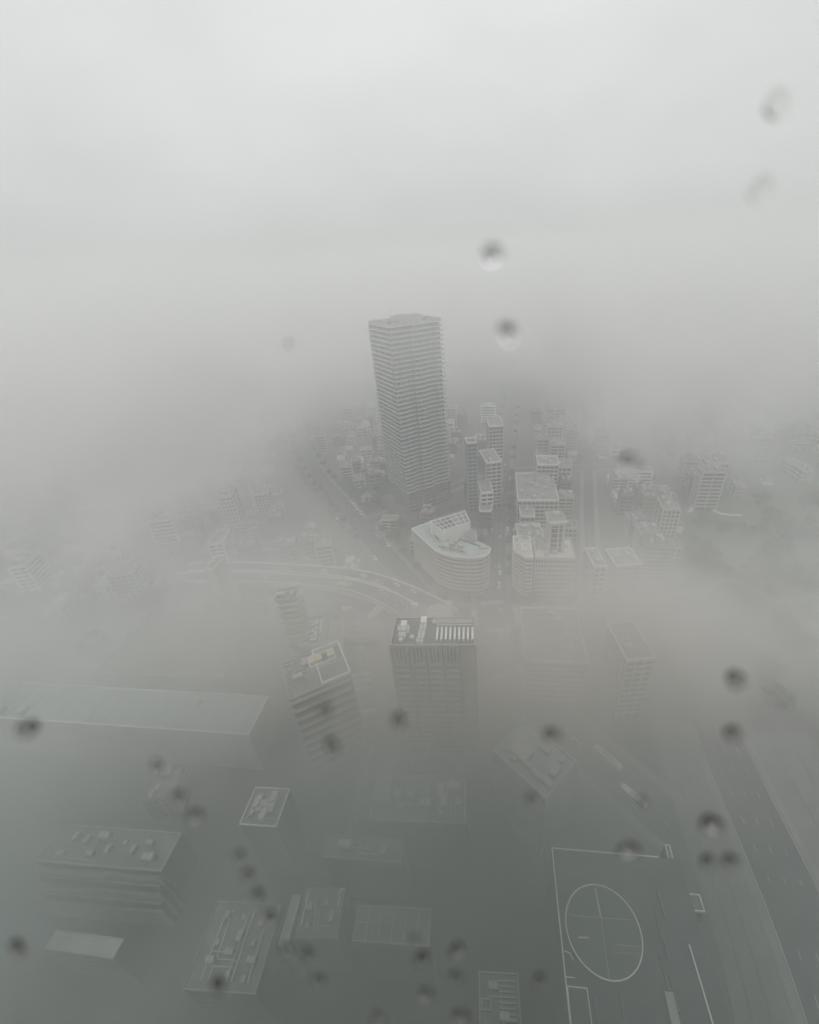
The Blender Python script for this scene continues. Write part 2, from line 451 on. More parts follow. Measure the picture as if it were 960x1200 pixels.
mb.bar((6, 10, TZ1 + 3.4), (15, 10, TZ1 + 3.4), .25, METAL); mb.bar((8, 10, TZ1 + 2), (14, 24, TZ1 + 3), .25, METAL); mb.bar((14, 10, TZ1 + 2), (15, 30, TZ1 + 3), .25, METAL)
mb.build('roof_gantry', T)
mb = MB(); mb.bar((16, 32, TZ1), (16, 32, TZ1 + 9.5), .3, METAL); mb.bar((16, 32, TZ1 + 9), (20, 34, TZ1 + 7.5), .25, METAL); mb.build('roof_crane', T)
for k, (x, y) in enumerate([(5, 5), (5, 17), (6, 27), (10, 36), (28, 8), (40, 7), (40, 20), (39, 33), (24, 36)]):
    share('roof_unit', ACS[k % 3], T, (x, y, TZ1), k)
for (a, b) in (((36, 3), (42, 20)), ((42, 20), (42, 37)), ((2, 36), (2, 14))):
    mb = MB(); mb.bar((*a, TZ1 + 3.2), (*b, TZ1 + 3.2), .25, METAL)
    for t in (0, .5, 1): x = a[0] + (b[0] - a[0]) * t; y = a[1] + (b[1] - a[1]) * t; mb.bar((x, y, TZ1), (x, y, TZ1 + 3.2), .2, METAL)
    mb.build('roof_screen', T)
mb = MB()                                   # darker lower storeys
for k in range(7): mb.box(.4, .4, 3 + k * 3.7, TW - .4, TD - .4, 3.6 + k * 3.7, DCONC)
mb.build('podium_band', T)
for x in (.8, TW * .33, TW * .66, TW - .8):
    MB().box(x - .8, 0, 0, x + .8, 1.6, TZ0 - .5, DCONC).build('column', T)
MB().box(-9, -7, 0, TW + 6, TD + 8, 7.5, DCONC, ROOFD).build('podium', T)

# ------------------------------------------------------------------ the curved office building
cz = 29.5
outl = [(482.5, 620.5), (496.7, 634), (510, 645.8), (520, 650.3), (533, 653.7), (546, 654.6), (556.7, 654.7), (566.7, 653.3), (573.5, 649.3), (575.2, 643), (559, 635), (558, 623), (548, 617), (501.7, 613.6)]
W0 = at(482.5, 620.5, cz); W0 = Vector((W0.x, W0.y, 0))
loc = [at(*q, cz) - W0 for q in outl]; loc = [(p.x, p.y) for p in loc]
B = thing('curved_office', W0, 0, 'round-cornered wedge office block with banded floors and pale green roof terrace beside the tower', 'building')
FOOT.append([W0 + Vector((*p, 0)) for p in loc])
# the outline is not convex at the back; use simple inward copies through its middle
cxm = sum(p[0] for p in loc) / len(loc); cym = sum(p[1] for p in loc) / len(loc)
def sc(k): return [(cxm + (p[0] - cxm) * k, cym + (p[1] - cym) * k) for p in loc]
body(B, sc(.955), 0, cz - .2, GLASS, ROOFG, 'glass_wall')
nfl = 9; ch = cz / nfl
me = MB().prism(sc(1.0), -1.75, 0, CREAM).mesh('floor_band')
for k in range(nfl): share('floor_band', me, B, (0, 0, ch * (k + 1) - .003))
mb = MB(); a, b = sc(1.01), sc(.985)
for k in range(len(a)):
    j = (k + 1) % len(a); mb.prism([a[k], a[j], b[j], b[k]], cz, cz + 1.0, WHITE)
mb.build('parapet', B)
MB().prism(sc(.98), cz, cz + .12, ROOFT).build('roof_terrace', B)
mb = MB()                                   # mullions round the curved glass
nn_ = sc(.962)
for k in range(len(nn_)):
    j = (k + 1) % len(nn_); a = Vector(nn_[k]); b = Vector(nn_[j]); n = max(1, int((b - a).length / 2.4))
    for q in range(n):
        p = a + (b - a) * q / n; mb.box(p.x - .1, p.y - .1, 0, p.x + .1, p.y + .1, cz - 1, METAL)
mb.build('mullions', B)['kind'] = 'stuff'
# penthouse with a skeletal roof of beams
pz = cz + 10
pa, pb_, pc, pd = at(518.3, 621.5, pz), at(551.5, 611.5, pz), at(545, 598, pz), at(503, 610.5, pz)
q = [(v.x - W0.x, v.y - W0.y) for v in (pa, pb_, pc, pd)]
MB().prism(q, cz + .1, pz - 1.6, WHITE, ROOFD).build('penthouse', B)
mb = MB(); ring(mb, q, .5, pz - 1.6, pz, WHITE)
mb.build('penthouse_parapet', B)
bar = MB()
def lp(s_, t):
    a = Vector(q[0]).lerp(Vector(q[1]), s_); b = Vector(q[3]).lerp(Vector(q[2]), s_); v = a.lerp(b, t); return (v.x, v.y, pz - .3)
for s_ in (.12, .25, .38, .52, .7, .85): MB().bar(lp(s_, 0), lp(s_, 1), .4, WHITE).build('roof_beam', B)
for t in (.33, .66): MB().bar(lp(0, t), lp(1, t), .4, WHITE).build('roof_beam', B)
MB().prism([lp(.55, .1)[:2], lp(.95, .1)[:2], lp(.95, .9)[:2], lp(.55, .9)[:2]], pz - 1.6, pz - .8, ROOFG).build('roof_unit', B)
# low wings, planters, pipes on the terrace
def pl(x, y, z=cz): v = at(x, y, z); return (v.x - W0.x, v.y - W0.y)
MB().prism([pl(545, 634), pl(558, 636), pl(557, 624), pl(547, 622)], cz + .1, cz + 3.5, CONC, ROOFG).build('lift_house', B)
for a, b in (((538, 632.5), (563, 641)), ((563, 641), (559.5, 651)), ((499, 621), (511, 635)), ((503, 620), (514, 633)), ((561, 643), (573, 643)), ((511, 635), (527, 634)), ((514, 641), (545, 648)), ((517, 644), (547, 650))):
    A, Bq = pl(*a), pl(*b); MB().bar((*A, cz + .7), (*Bq, cz + .7), .7, ROOFD if rnd.random() < .5 else CONC).build('terrace_wall', B)
for x, y in ((530, 640), (535, 636), (524, 643), (540, 642)):
    v = pl(x, y); share('roof_unit', ACS[1], B, (*v, cz + .12), x)
mb = MB()
for k in range(9):
    a = k * .5; v = pl(533, 637); mb.bar((v[0] + 2.2 * math.cos(a), v[1] + 2.2 * math.sin(a), cz + 1.2), (v[0] + 2.2 * math.cos(a + .5), v[1] + 2.2 * math.sin(a + .5), cz + 1.2), .35, METAL)
mb.build('roof_duct', B)

# ------------------------------------------------------------------ grid office with chamfered corner, right of the street
oz = 33.0
o, th, w_, d_ = frame((603, 654.6), (675.6, 655.3), (674, 630), oz)
O = thing('grid_office', o, th, 'wide office block with square window grid and chamfered banded corner right of the street', 'building')
FOOT.append([loc2w(o, th, p) for p in rect(w_, d_)])
cut = w_ * .31
lft = [(0, 9), (7, 0), (cut, 0), (cut, d_), (0, d_)]
body(O, offset(lft, -.8), 0, oz - .1, GLASS, ROOFG, 'corner_glass')
bands(O, lft, 0, oz, 10, CREAM, 1.5, .2)
mb = MB(); ring(mb, lft, .6, oz, oz + 1.4, WHITE); mb.build('corner_parapet', O)
rg = [(cut + 1.2, .6), (w_, .6), (w_, d_ - 2), (cut + 1.2, d_ - 2)]
body(O, offset(rg, -.5), 0, oz - .6, GLASS, ROOFG, 'office_glass')
bands(O, rg, 0, oz - .5, 9, CREAM, 1.15, 0)
npx = 14
me = MB().box(-.32, -.15, 0, .32, .9, oz - .5, CREAM).mesh('pier')
for k in range(npx + 1): share('pier', me, O, (cut + 1.5 + (w_ - cut - 1.9) * k / npx, .6, 0))
me = MB().box(-.6, -.35, 0, .15, .35, oz - .5, CREAM).mesh('pier')
for k in range(9): share('pier', me, O, (w_, 2 + (d_ - 6) * k / 8, 0))
parapet(O, rg, oz - .5, CREAM, 1.2, .4)
MB().prism([(cut - .02, 1.4), (cut + 1.3, 1.4), (cut + 1.3, d_ - 2), (cut - .02, d_ - 2)], 0, oz - .3, ROOFD).build('recess', O)
mb = MB(); ring(mb, [(cut * .45, 8), (cut * .92, 8), (cut * .92, 15), (cut * .45, 15)], .5, oz, oz + 1.6, WHITE); mb.build('roof_curb', O)
MB().box(cut * .5, 18, oz, cut * .85, 24, oz + 3, WHITE, ROOFG).build('lift_house', O)
MB().box(cut + 3, d_ - 14, oz - .5, cut + 13, d_ - 5, oz + 4, CREAM, ROOFG).build('lift_house', O)
for a in (10, 16, 22): MB().box(2, a - 2, oz, 3, a + 2, oz + 1.6, METAL).build('roof_fin', O)
clutter(O, cut + 4, 5, w_ - 4, d_ - 16, oz - .5, 9, 4)
clutter(O, cut + 16, d_ - 12, w_ - 4, d_ - 5, oz - .5, 4, 5)

# slim slab tower behind the grid office
t, w_, d_ = stand('slab_tower', (645, 612), (663.8, 611), (662.5, 600), 56, 'slim tall block with flat pale roof standing just behind the grid office')
body(t, rect(w_, d_), 0, 55, CREAM, ROOFG)
MB().prism(offset(rect(w_, d_), .6), 55, 57.2, WHITE, ROOFG).build('roof_slab', t)
for k in (.22, .42, .72): MB().box(w_ * k - .9, -.35, 3, w_ * k + .9, .05, 53, GLASS).build('window_strip', t)
for k in range(14): MB().box(w_ * .15, -.5, 3 + 3.7 * k, w_ * .8, .02, 3.6 + 3.7 * k, CREAM).build('floor_band', t)
share('roof_unit', ACS[1], t, (w_ * .5, d_ * .5, 57.2))

# ------------------------------------------------------------------ banded mid-rise helper for the other named blocks
def midrise(name, a, b, c, z, label, wall=CREAM, nf=None, nx=None, ny=None, top=ROOFG, units=4, seed=1, bh=1.3, proud=.35, glass=GLASS, par=WHITE, cat='building', ph=None):
    t, w_, d_ = stand(name, a, b, c, z, label, cat)
    body(t, offset(rect(w_, d_), -.4), 0, z - .2, glass, top)
    nf = nf or max(2, int(z / 3.6)); bands(t, rect(w_, d_), 0, z, nf, wall, bh, 0)
    nx = nx or max(2, int(w_ / 3.5)); ny = ny or max(2, int(d_ / 3.5))
    piers(t, w_, d_, 0, z - .1, nx, ny, wall, .6, .12)
    MB().prism(rect(w_, d_), z, z + .1, top).build('roof', t)
    parapet(t, offset(rect(w_, d_), .1), z, par, 1.2, .4)
    if ph:
        x0, y0, x1, y1, hh = ph
        MB().box(w_ * x0, d_ * y0, z + .1, w_ * x1, d_ * y1, z + hh, wall, top).build('lift_house', t)
    clutter(t, 3, 3, w_ - 3, d_ - 3, z + .1, units, seed)
    return t, w_, d_
t, w_, d_ = midrise('office_block', (697, 665), (711.5, 664), (707, 642), 34, 'narrow foggy block with bright roof rim right of the grid office', units=3)
midrise('office_block', (722, 664), (752, 662), (750, 642), 25, 'dim low block beside the narrow rimmed block at right of centre', BLUEG, units=6, seed=7)
midrise('office_block', (607, 587), (655, 587), (655, 555), 26, 'broad flat pale roofed block along the street above the grid office', CREAM, units=14, seed=8, top=ROOFG, ph=(.5, .6, .9, .9, 5))
midrise('office_block', (610, 606), (627, 606), (627, 591), 20, 'small square block between the broad pale roof and the grid office', CREAM, units=4, seed=9)
midrise('office_block', (608, 633), (638, 632), (637, 614), 22, 'cluttered grey roofed block directly behind the grid office', BROWN, units=9, seed=10)
midrise('pencil_block', (547.5, 520), (558.5, 519), (558, 513), 66, 'thin pencil tower with pale cap right of the apartment tower', BLUEG, units=1, seed=3, par=WHITE)
midrise('office_block', (570, 543), (588, 541), (587, 526), 45, 'pale stepped block left of the long street behind the pencil tower', CREAM, units=4, seed=12)
midrise('apartment_block', (564, 578), (578, 577), (579, 557), 28, 'rounded pale narrow block on the street corner below the pencil tower', WHITE, units=3, seed=13)
midrise('office_block', (562, 600), (576, 600), (576, 584), 16, 'dark low corner block right behind the curved office', DCONC, units=5, seed=14)
midrise('apartment_block', (573, 500), (590, 499), (589, 488), 60, 'faint tall slab far up the street in thick fog', CREAM, units=2, seed=15)
midrise('office_block', (630, 545), (655, 545), (654, 535), 38, 'faint pale block behind the broad flat roof', CREAM, units=3, seed=16)

# ------------------------------------------------------------------ hotel in front: vertical ribs, louvred roof
hz = 80
t, w_, d_ = stand('hotel', (457, 758), (557, 758), (558, 725), hz, 'large foreground block with paired vertical ribs and louvred roof plant', 'hotel')
body(t, offset(rect(w_, d_), -.7), 0, hz - .3, BLUEG, ROOFG)
fw = w_ * .84
hl = hz - 9
for k in range(5):                         # paired ribs
    x = .6 + (fw - 1.2) * k / 4
    for s_ in (-.55, .55): MB().box(x + s_ - .16, -.6, 0, x + s_ + .16, .8, hz - 1, CREAM).build('rib', t)
for k in range(4):                         # small fins of the top storeys
    x0 = .6 + (fw - 1.2) * k / 4
    for j in range(1, 5): 
        x = x0 + (fw - 1.2) / 4 * j / 5; MB().box(x - .16, -.3, hl, x + .16, .75, hz - 1.5, CREAM).build('fin', t)
    for n in range(22):
        z = hl - 1 - n * 3.25
        if z < 1: break
        MB().box(x0 + .9, -.15, z, x0 + (fw - 1.2) / 4 - .9, .72, z + .75, CREAM).build('spandrel', t)
MB().box(fw + .3, .1, 0, w_, 3, hz - .6, CONC, ROOFG).build('side_wall', t)
piers(t, w_, d_, 0, hz - .5, 1, 6, BEIGE, .8, .05)
parapet(t, rect(w_, d_), hz - .3, BEIGE, 1.2, .5)
slats(t, w_ * .55, 2.5, w_ * .97, d_ * .60, hz, 9, WPAINT, .75, 1.2)
for y in (.70, .80, .88):
    mb = MB(); mb.bar((w_ * .54, d_ * y, hz + 1), (w_ * .97, d_ * y, hz + 1), .3, WPAINT)
    for k in range(14): x = w_ * (.54 + .43 * k / 13); mb.bar((x, d_ * y, hz - .2), (x, d_ * y, hz + 1.9), .22, WPAINT)
    mb.build('roof_rack', t)
for x, y, i, r in ((.14, .52, 1, 0), (.13, .33, 0, 0), (.12, .2, 2, 0), (.375, .56, 1, PI / 2), (.365, .3, 1, PI / 2), (.35, .14, 0, 0), (.245, .3, 2, 0), (.5, .85, 2, 0)):
    share('roof_unit', ACW[i], t, (w_ * x, d_ * y, hz - .2), r)
MB().box(w_ * .1, d_ * .58, hz - .2, w_ * .17, d_ * .76, hz + 2.6, WPAINT).build('lift_house', t)
MB().box(w_ * .34, d_ * .66, hz - .2, w_ * .41, d_ * .9, hz + 2.8, WPAINT).build('lift_house', t)

# ------------------------------------------------------------------ left foreground office with framed roof
lz = 53
t, w_, d_ = stand('department_store', (339, 822), (413, 791), (400.3, 752), lz, 'tilted foreground block with white framed roof and three pale roof units', 'building')
body(t, offset(rect(w_, d_), -.6), 0, lz - .2, DCONC, ROOFG)
for k in range(9):
    z = lz - 2 - k * 5.2; MB().box(.3, -.9, z, w_ * .96, .1, z + 1.0, BEIGE).build('sunshade', t); MB().box(.3, -.3, z - 2.2, w_ * .96, .3, z - .4, GLASS).build('window_strip', t)
MB().prism(offset(rect(w_, d_), -.1), lz - .2, lz, ROOFG).build('roof', t)
parapet(t, rect(w_, d_), lz, BEIGE, 1.0, .4)
mb = MB(); ring(mb, [(w_ * .52, d_ * .0 + .4), (w_ - .3, .4), (w_ - .3, d_ - .3), (w_ * .52, d_ - .3)], .55, lz, lz + 2.0, WPAINT); mb.build('roof_frame', t)
mb = MB(); ring(mb, [(w_ * .42, d_ * .50), (w_ * .86, d_ * .50), (w_ * .86, d_ * .8), (w_ * .42, d_ * .8)], .45, lz, lz + 2.6, WPAINT); mb.build('plant_screen', t)
MB().box(w_ * .45, d_ * .53, lz, w_ * .84, d_ * .77, lz + .8, ROOFD).build('plant_deck', t)
for x in (.49, .59, .79): MB().box(w_ * x - 1.4, d_ * .58, lz + .8, w_ * x + 1.4, d_ * .74, lz + 3.3, CARY).build('roof_unit', t)
for x0, y0, x1, y1 in ((.03, .62, .16, .92), (.19, .62, .36, .92), (.03, .3, .16, .55), (.19, .3, .36, .55)):
    mb = MB(); ring(mb, [(w_ * x0, d_ * y0), (w_ * x1, d_ * y0), (w_ * x1, d_ * y1), (w_ * x0, d_ * y1)], .3, lz, lz + .8, CONC); mb.build('roof_curb', t)
clutter(t, 2, d_ * .3, w_ * .36, d_ * .9, lz, 9, 21)

# parking deck building with cars on its roof
kz = 34
tP, w_, d_ = stand('parking_garage', (349, 762), (382, 757), (398, 720), kz, 'rooftop car park full of parked cars behind the tilted foreground block', 'car park')
PKo, PKth, PKw, PKd = tP.location.copy(), tP.rotation_euler.z, w_, d_
body(tP, offset(rect(w_, d_), -.5), 0, kz - .3, DCONC, ROOFD)
bands(tP, rect(w_, d_), 0, kz, 8, CONC, 1.3, 0)
parapet(tP, offset(rect(w_, d_), .05), kz, CONC, 1.2, .35)
mb = MB(); mb.face([(w_ + .5, 0, kz - 7), (w_ + 7.5, 0, kz - 7), (w_ + 7.5, d_ - 4, kz), (w_ + .5, d_ - 4, kz)], CONC)
mb.face([(w_ + .5, 0, kz - 8), (w_ + 7.5, 0, kz - 8), (w_ + 7.5, d_ - 4, kz - 1), (w_ + .5, d_ - 4, kz - 1)], CONC)
mb.bar((w_ + 7.6, 0, kz - 6.4), (w_ + 7.6, d_ - 4, kz + .6), .4, WHITE); mb.bar((w_ + .6, 0, kz - 6.4), (w_ + .6, d_ - 4, kz + .6), .4, CONC)
mb.build('ramp', tP)
for y in (.2, .5, .8): MB().box(w_ + 3.6, d_ * y - .5, 0, w_ + 4.6, d_ * y + .5, kz - 8 + 7 * y, CONC).build('ramp_pillar', tP)
mb = MB()
for k in range(9): mb.box(3, 3 + (d_ - 8) * k / 8 - .06, kz + .004 - .3, 8, 3 + (d_ - 8) * k / 8 + .06, kz + .02, PAINT)
mb.build('bay_marking', tP)

# serrated tower at far left of the parking roof
t, w_, d_ = stand('apartment_block', (322, 706), (349, 702), (343, 690), 62, 'stepped block with serrated balconies left of the rooftop car park')
body(t, offset(rect(w_, d_), -1.2), 0, 62, BEIGE, ROOFG)
me = MB().prism([(0, 0), (w_, 0), (w_ + 1.5, d_ * .3), (w_, d_ * .4), (w_ + 1.5, d_ * .7), (w_, d_)] + [(0, d_)], -.9, 0, CREAM).mesh('balcony_band')
for k in range(17): share('balcony_band', me, t, (0, 0, 4 + 3.45 * k))
parapet(t, rect(w_, d_), 62, CREAM, 1.2, .4); clutter(t, 3, 3, w_ - 3, d_ - 3, 62, 5, 31)

# low grey halls between parking deck and hotel
t, w_, d_ = stand('market_hall', (400, 747), (446, 749), (448, 729), 16, 'low plain grey roofed hall between the car park and the ribbed foreground block')
body(t, rect(w_, d_), 0, 16, BEIGE, ROOFG); MB().prism(offset(rect(w_, d_), .6), 16, 16.8, CONC, ROOFG).build('roof', t)
for k in range(9): MB().box(1 + (w_ - 4) * k / 9, -.12, 9, 2.6 + (w_ - 4) * k / 9, .1, 13, GLASS).build('window', t)
clutter(t, 3, d_ - 10, w_ - 3, d_ - 3, 16.8, 3, 5)
t, w_, d_ = stand('annex_hall', (402, 767), (428, 768), (430, 757), 9, 'small grey annex roof in front of the low plain hall')
body(t, rect(w_, d_), 0, 9, CONC, ROOFG); MB().prism(offset(rect(w_, d_), .4), 9, 9.5, CONC, ROOFG).build('roof', t); share('roof_unit', ACS[1], t, (w_ * .8, 3, 9.5))
MB().box(w_ * .2, -.1, 1, w_ * .5, .1, 4, GLASS).build('door', t)

# station pavilion with a round roof at the end of the flyover
t, w_, d_ = stand('station_pavilion', (474, 722), (497, 722), (500, 708), 14, 'small station pavilion with round domed roof where the curved flyover ends', 'station')
body(t, rect(w_, d_), 0, 13.5, CONC, ROOFG); parapet(t, rect(w_, d_), 13.5, CONC, .8, .3)
mb = MB(); mb.cyl(w_ + 8, d_ * .6, 0, 10, 8.5, CONC, 24); mb.cyl(w_ + 8, d_ * .6, 10, 12.5, 9.2, CREAM, 24, 4); mb.build('round_hall', t)
MB().box(w_ * .3, d_ * .7, 13.5, w_ * .6, d_ * .92, 16, WPAINT).build('lift_house', t)
for k in range(6): MB().box(1 + (w_ - 4) * k / 6, -.1, 3, 3.2 + (w_ - 4) * k / 6, .1, 9, GLASS).build('window', t)
MB().bar((-2, -4, 6), (w_ * 1.1, -4, 6), .8, WHITE).build('canopy_beam', t)
for x in (0, w_): MB().bar((x, -4, 0), (x, -4, 6), .5, CONC).build('column', t)
# stacked small roofs above the flyover
t, w_, d_ = stand('corner_shop', (400, 666), (416, 666), (415, 652), 12, 'cluster of small cream roofs just above the curved flyover')
body(t, rect(w_, d_), 0, 9, CREAM, ROOFG); MB().box(1, d_ * .4, 9, w_ * .7, d_ - 1, 13, CARY, CREAM).build('upper_storey', t)
MB().box(w_ * .6, 1, 9, w_ - 1, d_ * .4, 11.5, WHITE, CREAM).build('upper_storey', t); share('roof_unit', ACS[0], t, (3, 3, 9)); parapet(t, rect(w_, d_), 9, WHITE, .7, .3)
for k in range(4): MB().box(1 + w_ / 4 * k, -.1, 2, 3.5 + w_ / 4 * k, .1, 5, GLASS).build('window', t)

# ------------------------------------------------------------------ the curved flyover
fz = 10.0
upper = [at(*p, fz) for p in [(215, 666), (280, 665), (330, 667), (362, 669), (400, 672), (430, 677), (462, 687), (500, 704), (530, 722)]]
lower = [at(*p, fz) for p in [(215, 675), (280, 675), (330, 676.5), (362, 678.5), (400, 683), (430, 690), (452, 699), (478, 715), (500, 735)]]
lower2 = [at(*p, fz - 3) for p in [(215, 681), (280, 681), (330, 683), (362, 686), (395, 691), (430, 701), (452, 711), (463, 718)]]
fly = thing('flyover', (0, 0, 0), 0, 'curved elevated road sweeping from the fog at left to the station', 'elevated road')
LINES = {}
for nm, pts, hw, zz in (('inner', upper, 6.2, fz), ('outer', lower, 6.6, fz)):
    ln = smooth(pts, 6); LINES[nm] = ln
    mb = MB(); strip(mb, ln, -hw, hw, -1.4, 0, CONC); dk = mb.build('deck', fly)
    mb = MB(); strip(mb, ln, -hw + .5, hw - .5, .004, None, ASPH); mb.build('road_surface', dk)
    mb = MB(); dashes(mb, ln, -hw / 3, .010, .3, PAINT); dashes(mb, ln, hw / 3, .010, .3, PAINT)
    for s_ in (-1, 1): strip(mb, ln, s_ * (hw - .9) - .16, s_ * (hw - .9) + .16, .010, None, PAINT)
    mb.build('lane_marking', dk)
    for s_ in (-1, 1):
        a, b = sorted((s_ * hw, s_ * (hw - .45))); mb = MB(); strip(mb, ln, a, b, .0, 1.0, WHITE); mb.build('barrier', fly)
    for k in range(3, len(ln) - 2, 6):
        p = ln[k]; mb = MB(); mb.box(p.x - 1, p.y - 1, 0, p.x + 1, p.y + 1, fz - 2.4, CONC); mb.box(p.x - 1, p.y - 4.2, fz - 2.4, p.x + 1, p.y + 4.2, fz - 1.3, CONC); mb.build('pillar', fly)
    ROADS.append((ln, hw + 2))
ln = smooth(lower2, 6); mb = MB(); strip(mb, ln, -2.4, 2.4, -1.2, 0, CREAM); mb.build('walkway', fly)
mb = MB(); strip(mb, ln, 2.2, 2.4, 0, 1.1, WHITE); strip(mb, ln, -2.4, -2.2, 0, 1.1, WHITE); mb.build('walkway_rail', fly)
for k in range(3, len(ln) - 1, 6):
    p = ln[k]; MB().box(p.x - .5, p.y - .5, 0, p.x + .5, p.y + .5, fz - 4.1, CONC).build('pillar', fly)
LINES['walk'] = ln
bp = [at(*p, 7) for p in [(433, 725), (449, 708)]]
mb = MB(); strip(mb, bp, -2, 2, -.6, 0, CREAM); strip(mb, bp, -2, -1.8, 0, 1.2, WHITE); strip(mb, bp, 1.8, 2, 0, 1.2, WHITE)
t = mb.build('footbridge'); tag(t, 'short pale footbridge below the curved flyover', 'footbridge')
bp = [at(*p, 7) for p in [(577, 798), (614, 777)]]
mb = MB(); strip(mb, bp, -.7, .7, -.4, 0, WHITE); strip(mb, bp, -.7, -.6, 0, 1.1, WHITE); strip(mb, bp, .6, .7, 0, 1.1, WHITE)
for p in bp: mb.box(p.x - .5, p.y - .5, 0, p.x + .5, p.y + .5, 6.6, CONC)
tag(mb.build('footbridge'), 'thin white footbridge crossing the foggy tram avenue', 'footbridge')

# ------------------------------------------------------------------ foreground roofs
rz_ = 40
def P3(x, y, z): v = at(x, y, z); return (v.x, v.y)
o, th, w_, d_ = frame((669, 1215), (842, 1222), (771, 1005), rz_)
o, th = at(647, 994, rz_), None
A, Bc, D = at(647, 994, rz_), at(771, 1004.5, rz_), at(670, 1215, rz_)
e = (Bc - A); th = math.atan2(e.y, e.x) ; w_ = e.length; d_ = (D - A).length
org = at(647, 994, rz_) + Vector((math.sin(th), -math.cos(th), 0)) * d_; org.z = 0
HP = thing('helipad_building', org, th, 'dark roof with white painted helipad ring at the bottom right', 'building')
wfull = w_ + 6
FOOT.append([loc2w(org, th, p) for p in rect(wfull, d_)])
hmat = GREEN
MB().prism(rect(wfull, d_), 0, rz_ - .4, DCONC).build('wall', HP)
MB().prism(offset(rect(wfull, d_), -.05), rz_ - .4, rz_, DCONC, ROOFD).build('roof', HP)
def hl_(x, y):
    v = at(x, y, rz_) - org; return (v.x * math.cos(th) + v.y * math.sin(th), -v.x * math.sin(th) + v.y * math.cos(th))
def painted(pts, wd, name='painted_line', z=.05, h=.18, m=WPAINT, closed=False):
    mb = MB(); L = [Vector((*p, rz_)) for p in pts]
    if closed: L.append(L[0])
    for k in range(len(L) - 1):
        e = (L[k + 1] - L[k]).normalized() * wd * .5; mb.bar(L[k] - e + Vector((0, 0, z)), L[k + 1] + e + Vector((0, 0, z)), wd, m)
    return mb.build(name, HP)
painted([hl_(771, 1004.5), hl_(647, 994), hl_(658, 1100), hl_(670, 1215)], .32, 'roof_rail')
painted([hl_(808, 1108), hl_(823, 1158), hl_(842, 1222)], .32, 'roof_rail')
ctr = [hl_(*q_) for q_ in [(663, 1078.3), (696.9, 1036), (753, 1110.4), (721.7, 1150.5), (679.4, 1125.7), (745, 1075.4), (747.9, 1132.3), (671.4, 1050.6)]]
ccx = sum(p[0] for p in ctr) / 8; ccy = sum(p[1] for p in ctr) / 8
for _ in range(60):                        # centre and radius of the ring
    rr = sum(math.hypot(p[0] - ccx, p[1] - ccy) for p in ctr) / 8
    gx = sum((p[0] - ccx) * (1 - rr / math.hypot(p[0] - ccx, p[1] - ccy)) for p in ctr) / 8
    gy = sum((p[1] - ccy) * (1 - rr / math.hypot(p[0] - ccx, p[1] - ccy)) for p in ctr) / 8
    ccx += gx; ccy += gy
mb = MB(); NS = 72
for k in range(NS):
    a, b = 2 * PI * k / NS, 2 * PI * (k + 1) / NS
    mb.prism([(ccx + r_ * math.cos(q_), ccy + r_ * math.sin(q_)) for r_, q_ in ((rr - .16, a), (rr + .14, a), (rr + .14, b), (rr - .16, b))], rz_ + .1, rz_ + .3, WPAINT)
mb.build('helipad_rim', HP)
mb = MB(); mb.cyl(ccx, ccy, rz_, rz_ + .1, rr - .1, GREEN, 72); mb.build('helipad_deck', HP)
def line_on(a, b, wd, m=PAINT):
    A_, B_ = hl_(*a), hl_(*b); mb = MB(); mb.bar((*A_, rz_ + .08), (*B_, rz_ + .08), wd, m); return mb.build('painted_line', HP)
line_on((697.6, 1042), (704.5, 1076), .34); line_on((704.5, 1076), (714, 1146), .2, CONC)
line_on((668, 1072.8), (740, 1078.5), .16, CONC); line_on((719, 1106.5), (748, 1110), .2, CONC); line_on((678, 1099), (690, 1099), .3); line_on((718, 1116), (748, 1118), .14, CONC)
painted([hl_(665, 1156), hl_(688, 1158.5), hl_(696, 1218), hl_(671, 1215)], .26, 'roof_rail', closed=True)
painted([hl_(662, 1115), hl_(668, 1117), hl_(672, 1125)], .2, 'roof_rail'); painted([hl_(664, 1145), hl_(673, 1146)], .2, 'roof_rail')
MB().box(*hl_(674, 1212), rz_, *hl_(687, 1168), rz_ + 1.2, DCONC, ROOFD).build('plant_deck', HP)
def curb(pts, z, wd=.3, h=.9, m=WPAINT, nm='roof_rail'):
    return painted([hl_(*p_) for p_ in pts], wd, nm, z, h, m)
for x, y in ((775, 1060), (772, 1085), (780, 1110), (778, 1140), (790, 1165), (700, 1190), (730, 1185)):
    v = hl_(x, y); MB().box(v[0] - .25, v[1] - 3.2, rz_, v[0] + .25, v[1] + 3.2, rz_ + .7, DCONC).build('roof_duct', HP)
v = hl_(788, 1185); MB().box(v[0] - 1, v[1] - 3, rz_, v[0] + 1, v[1] + 3, rz_ + 1, CONC).build('roof_unit', HP)
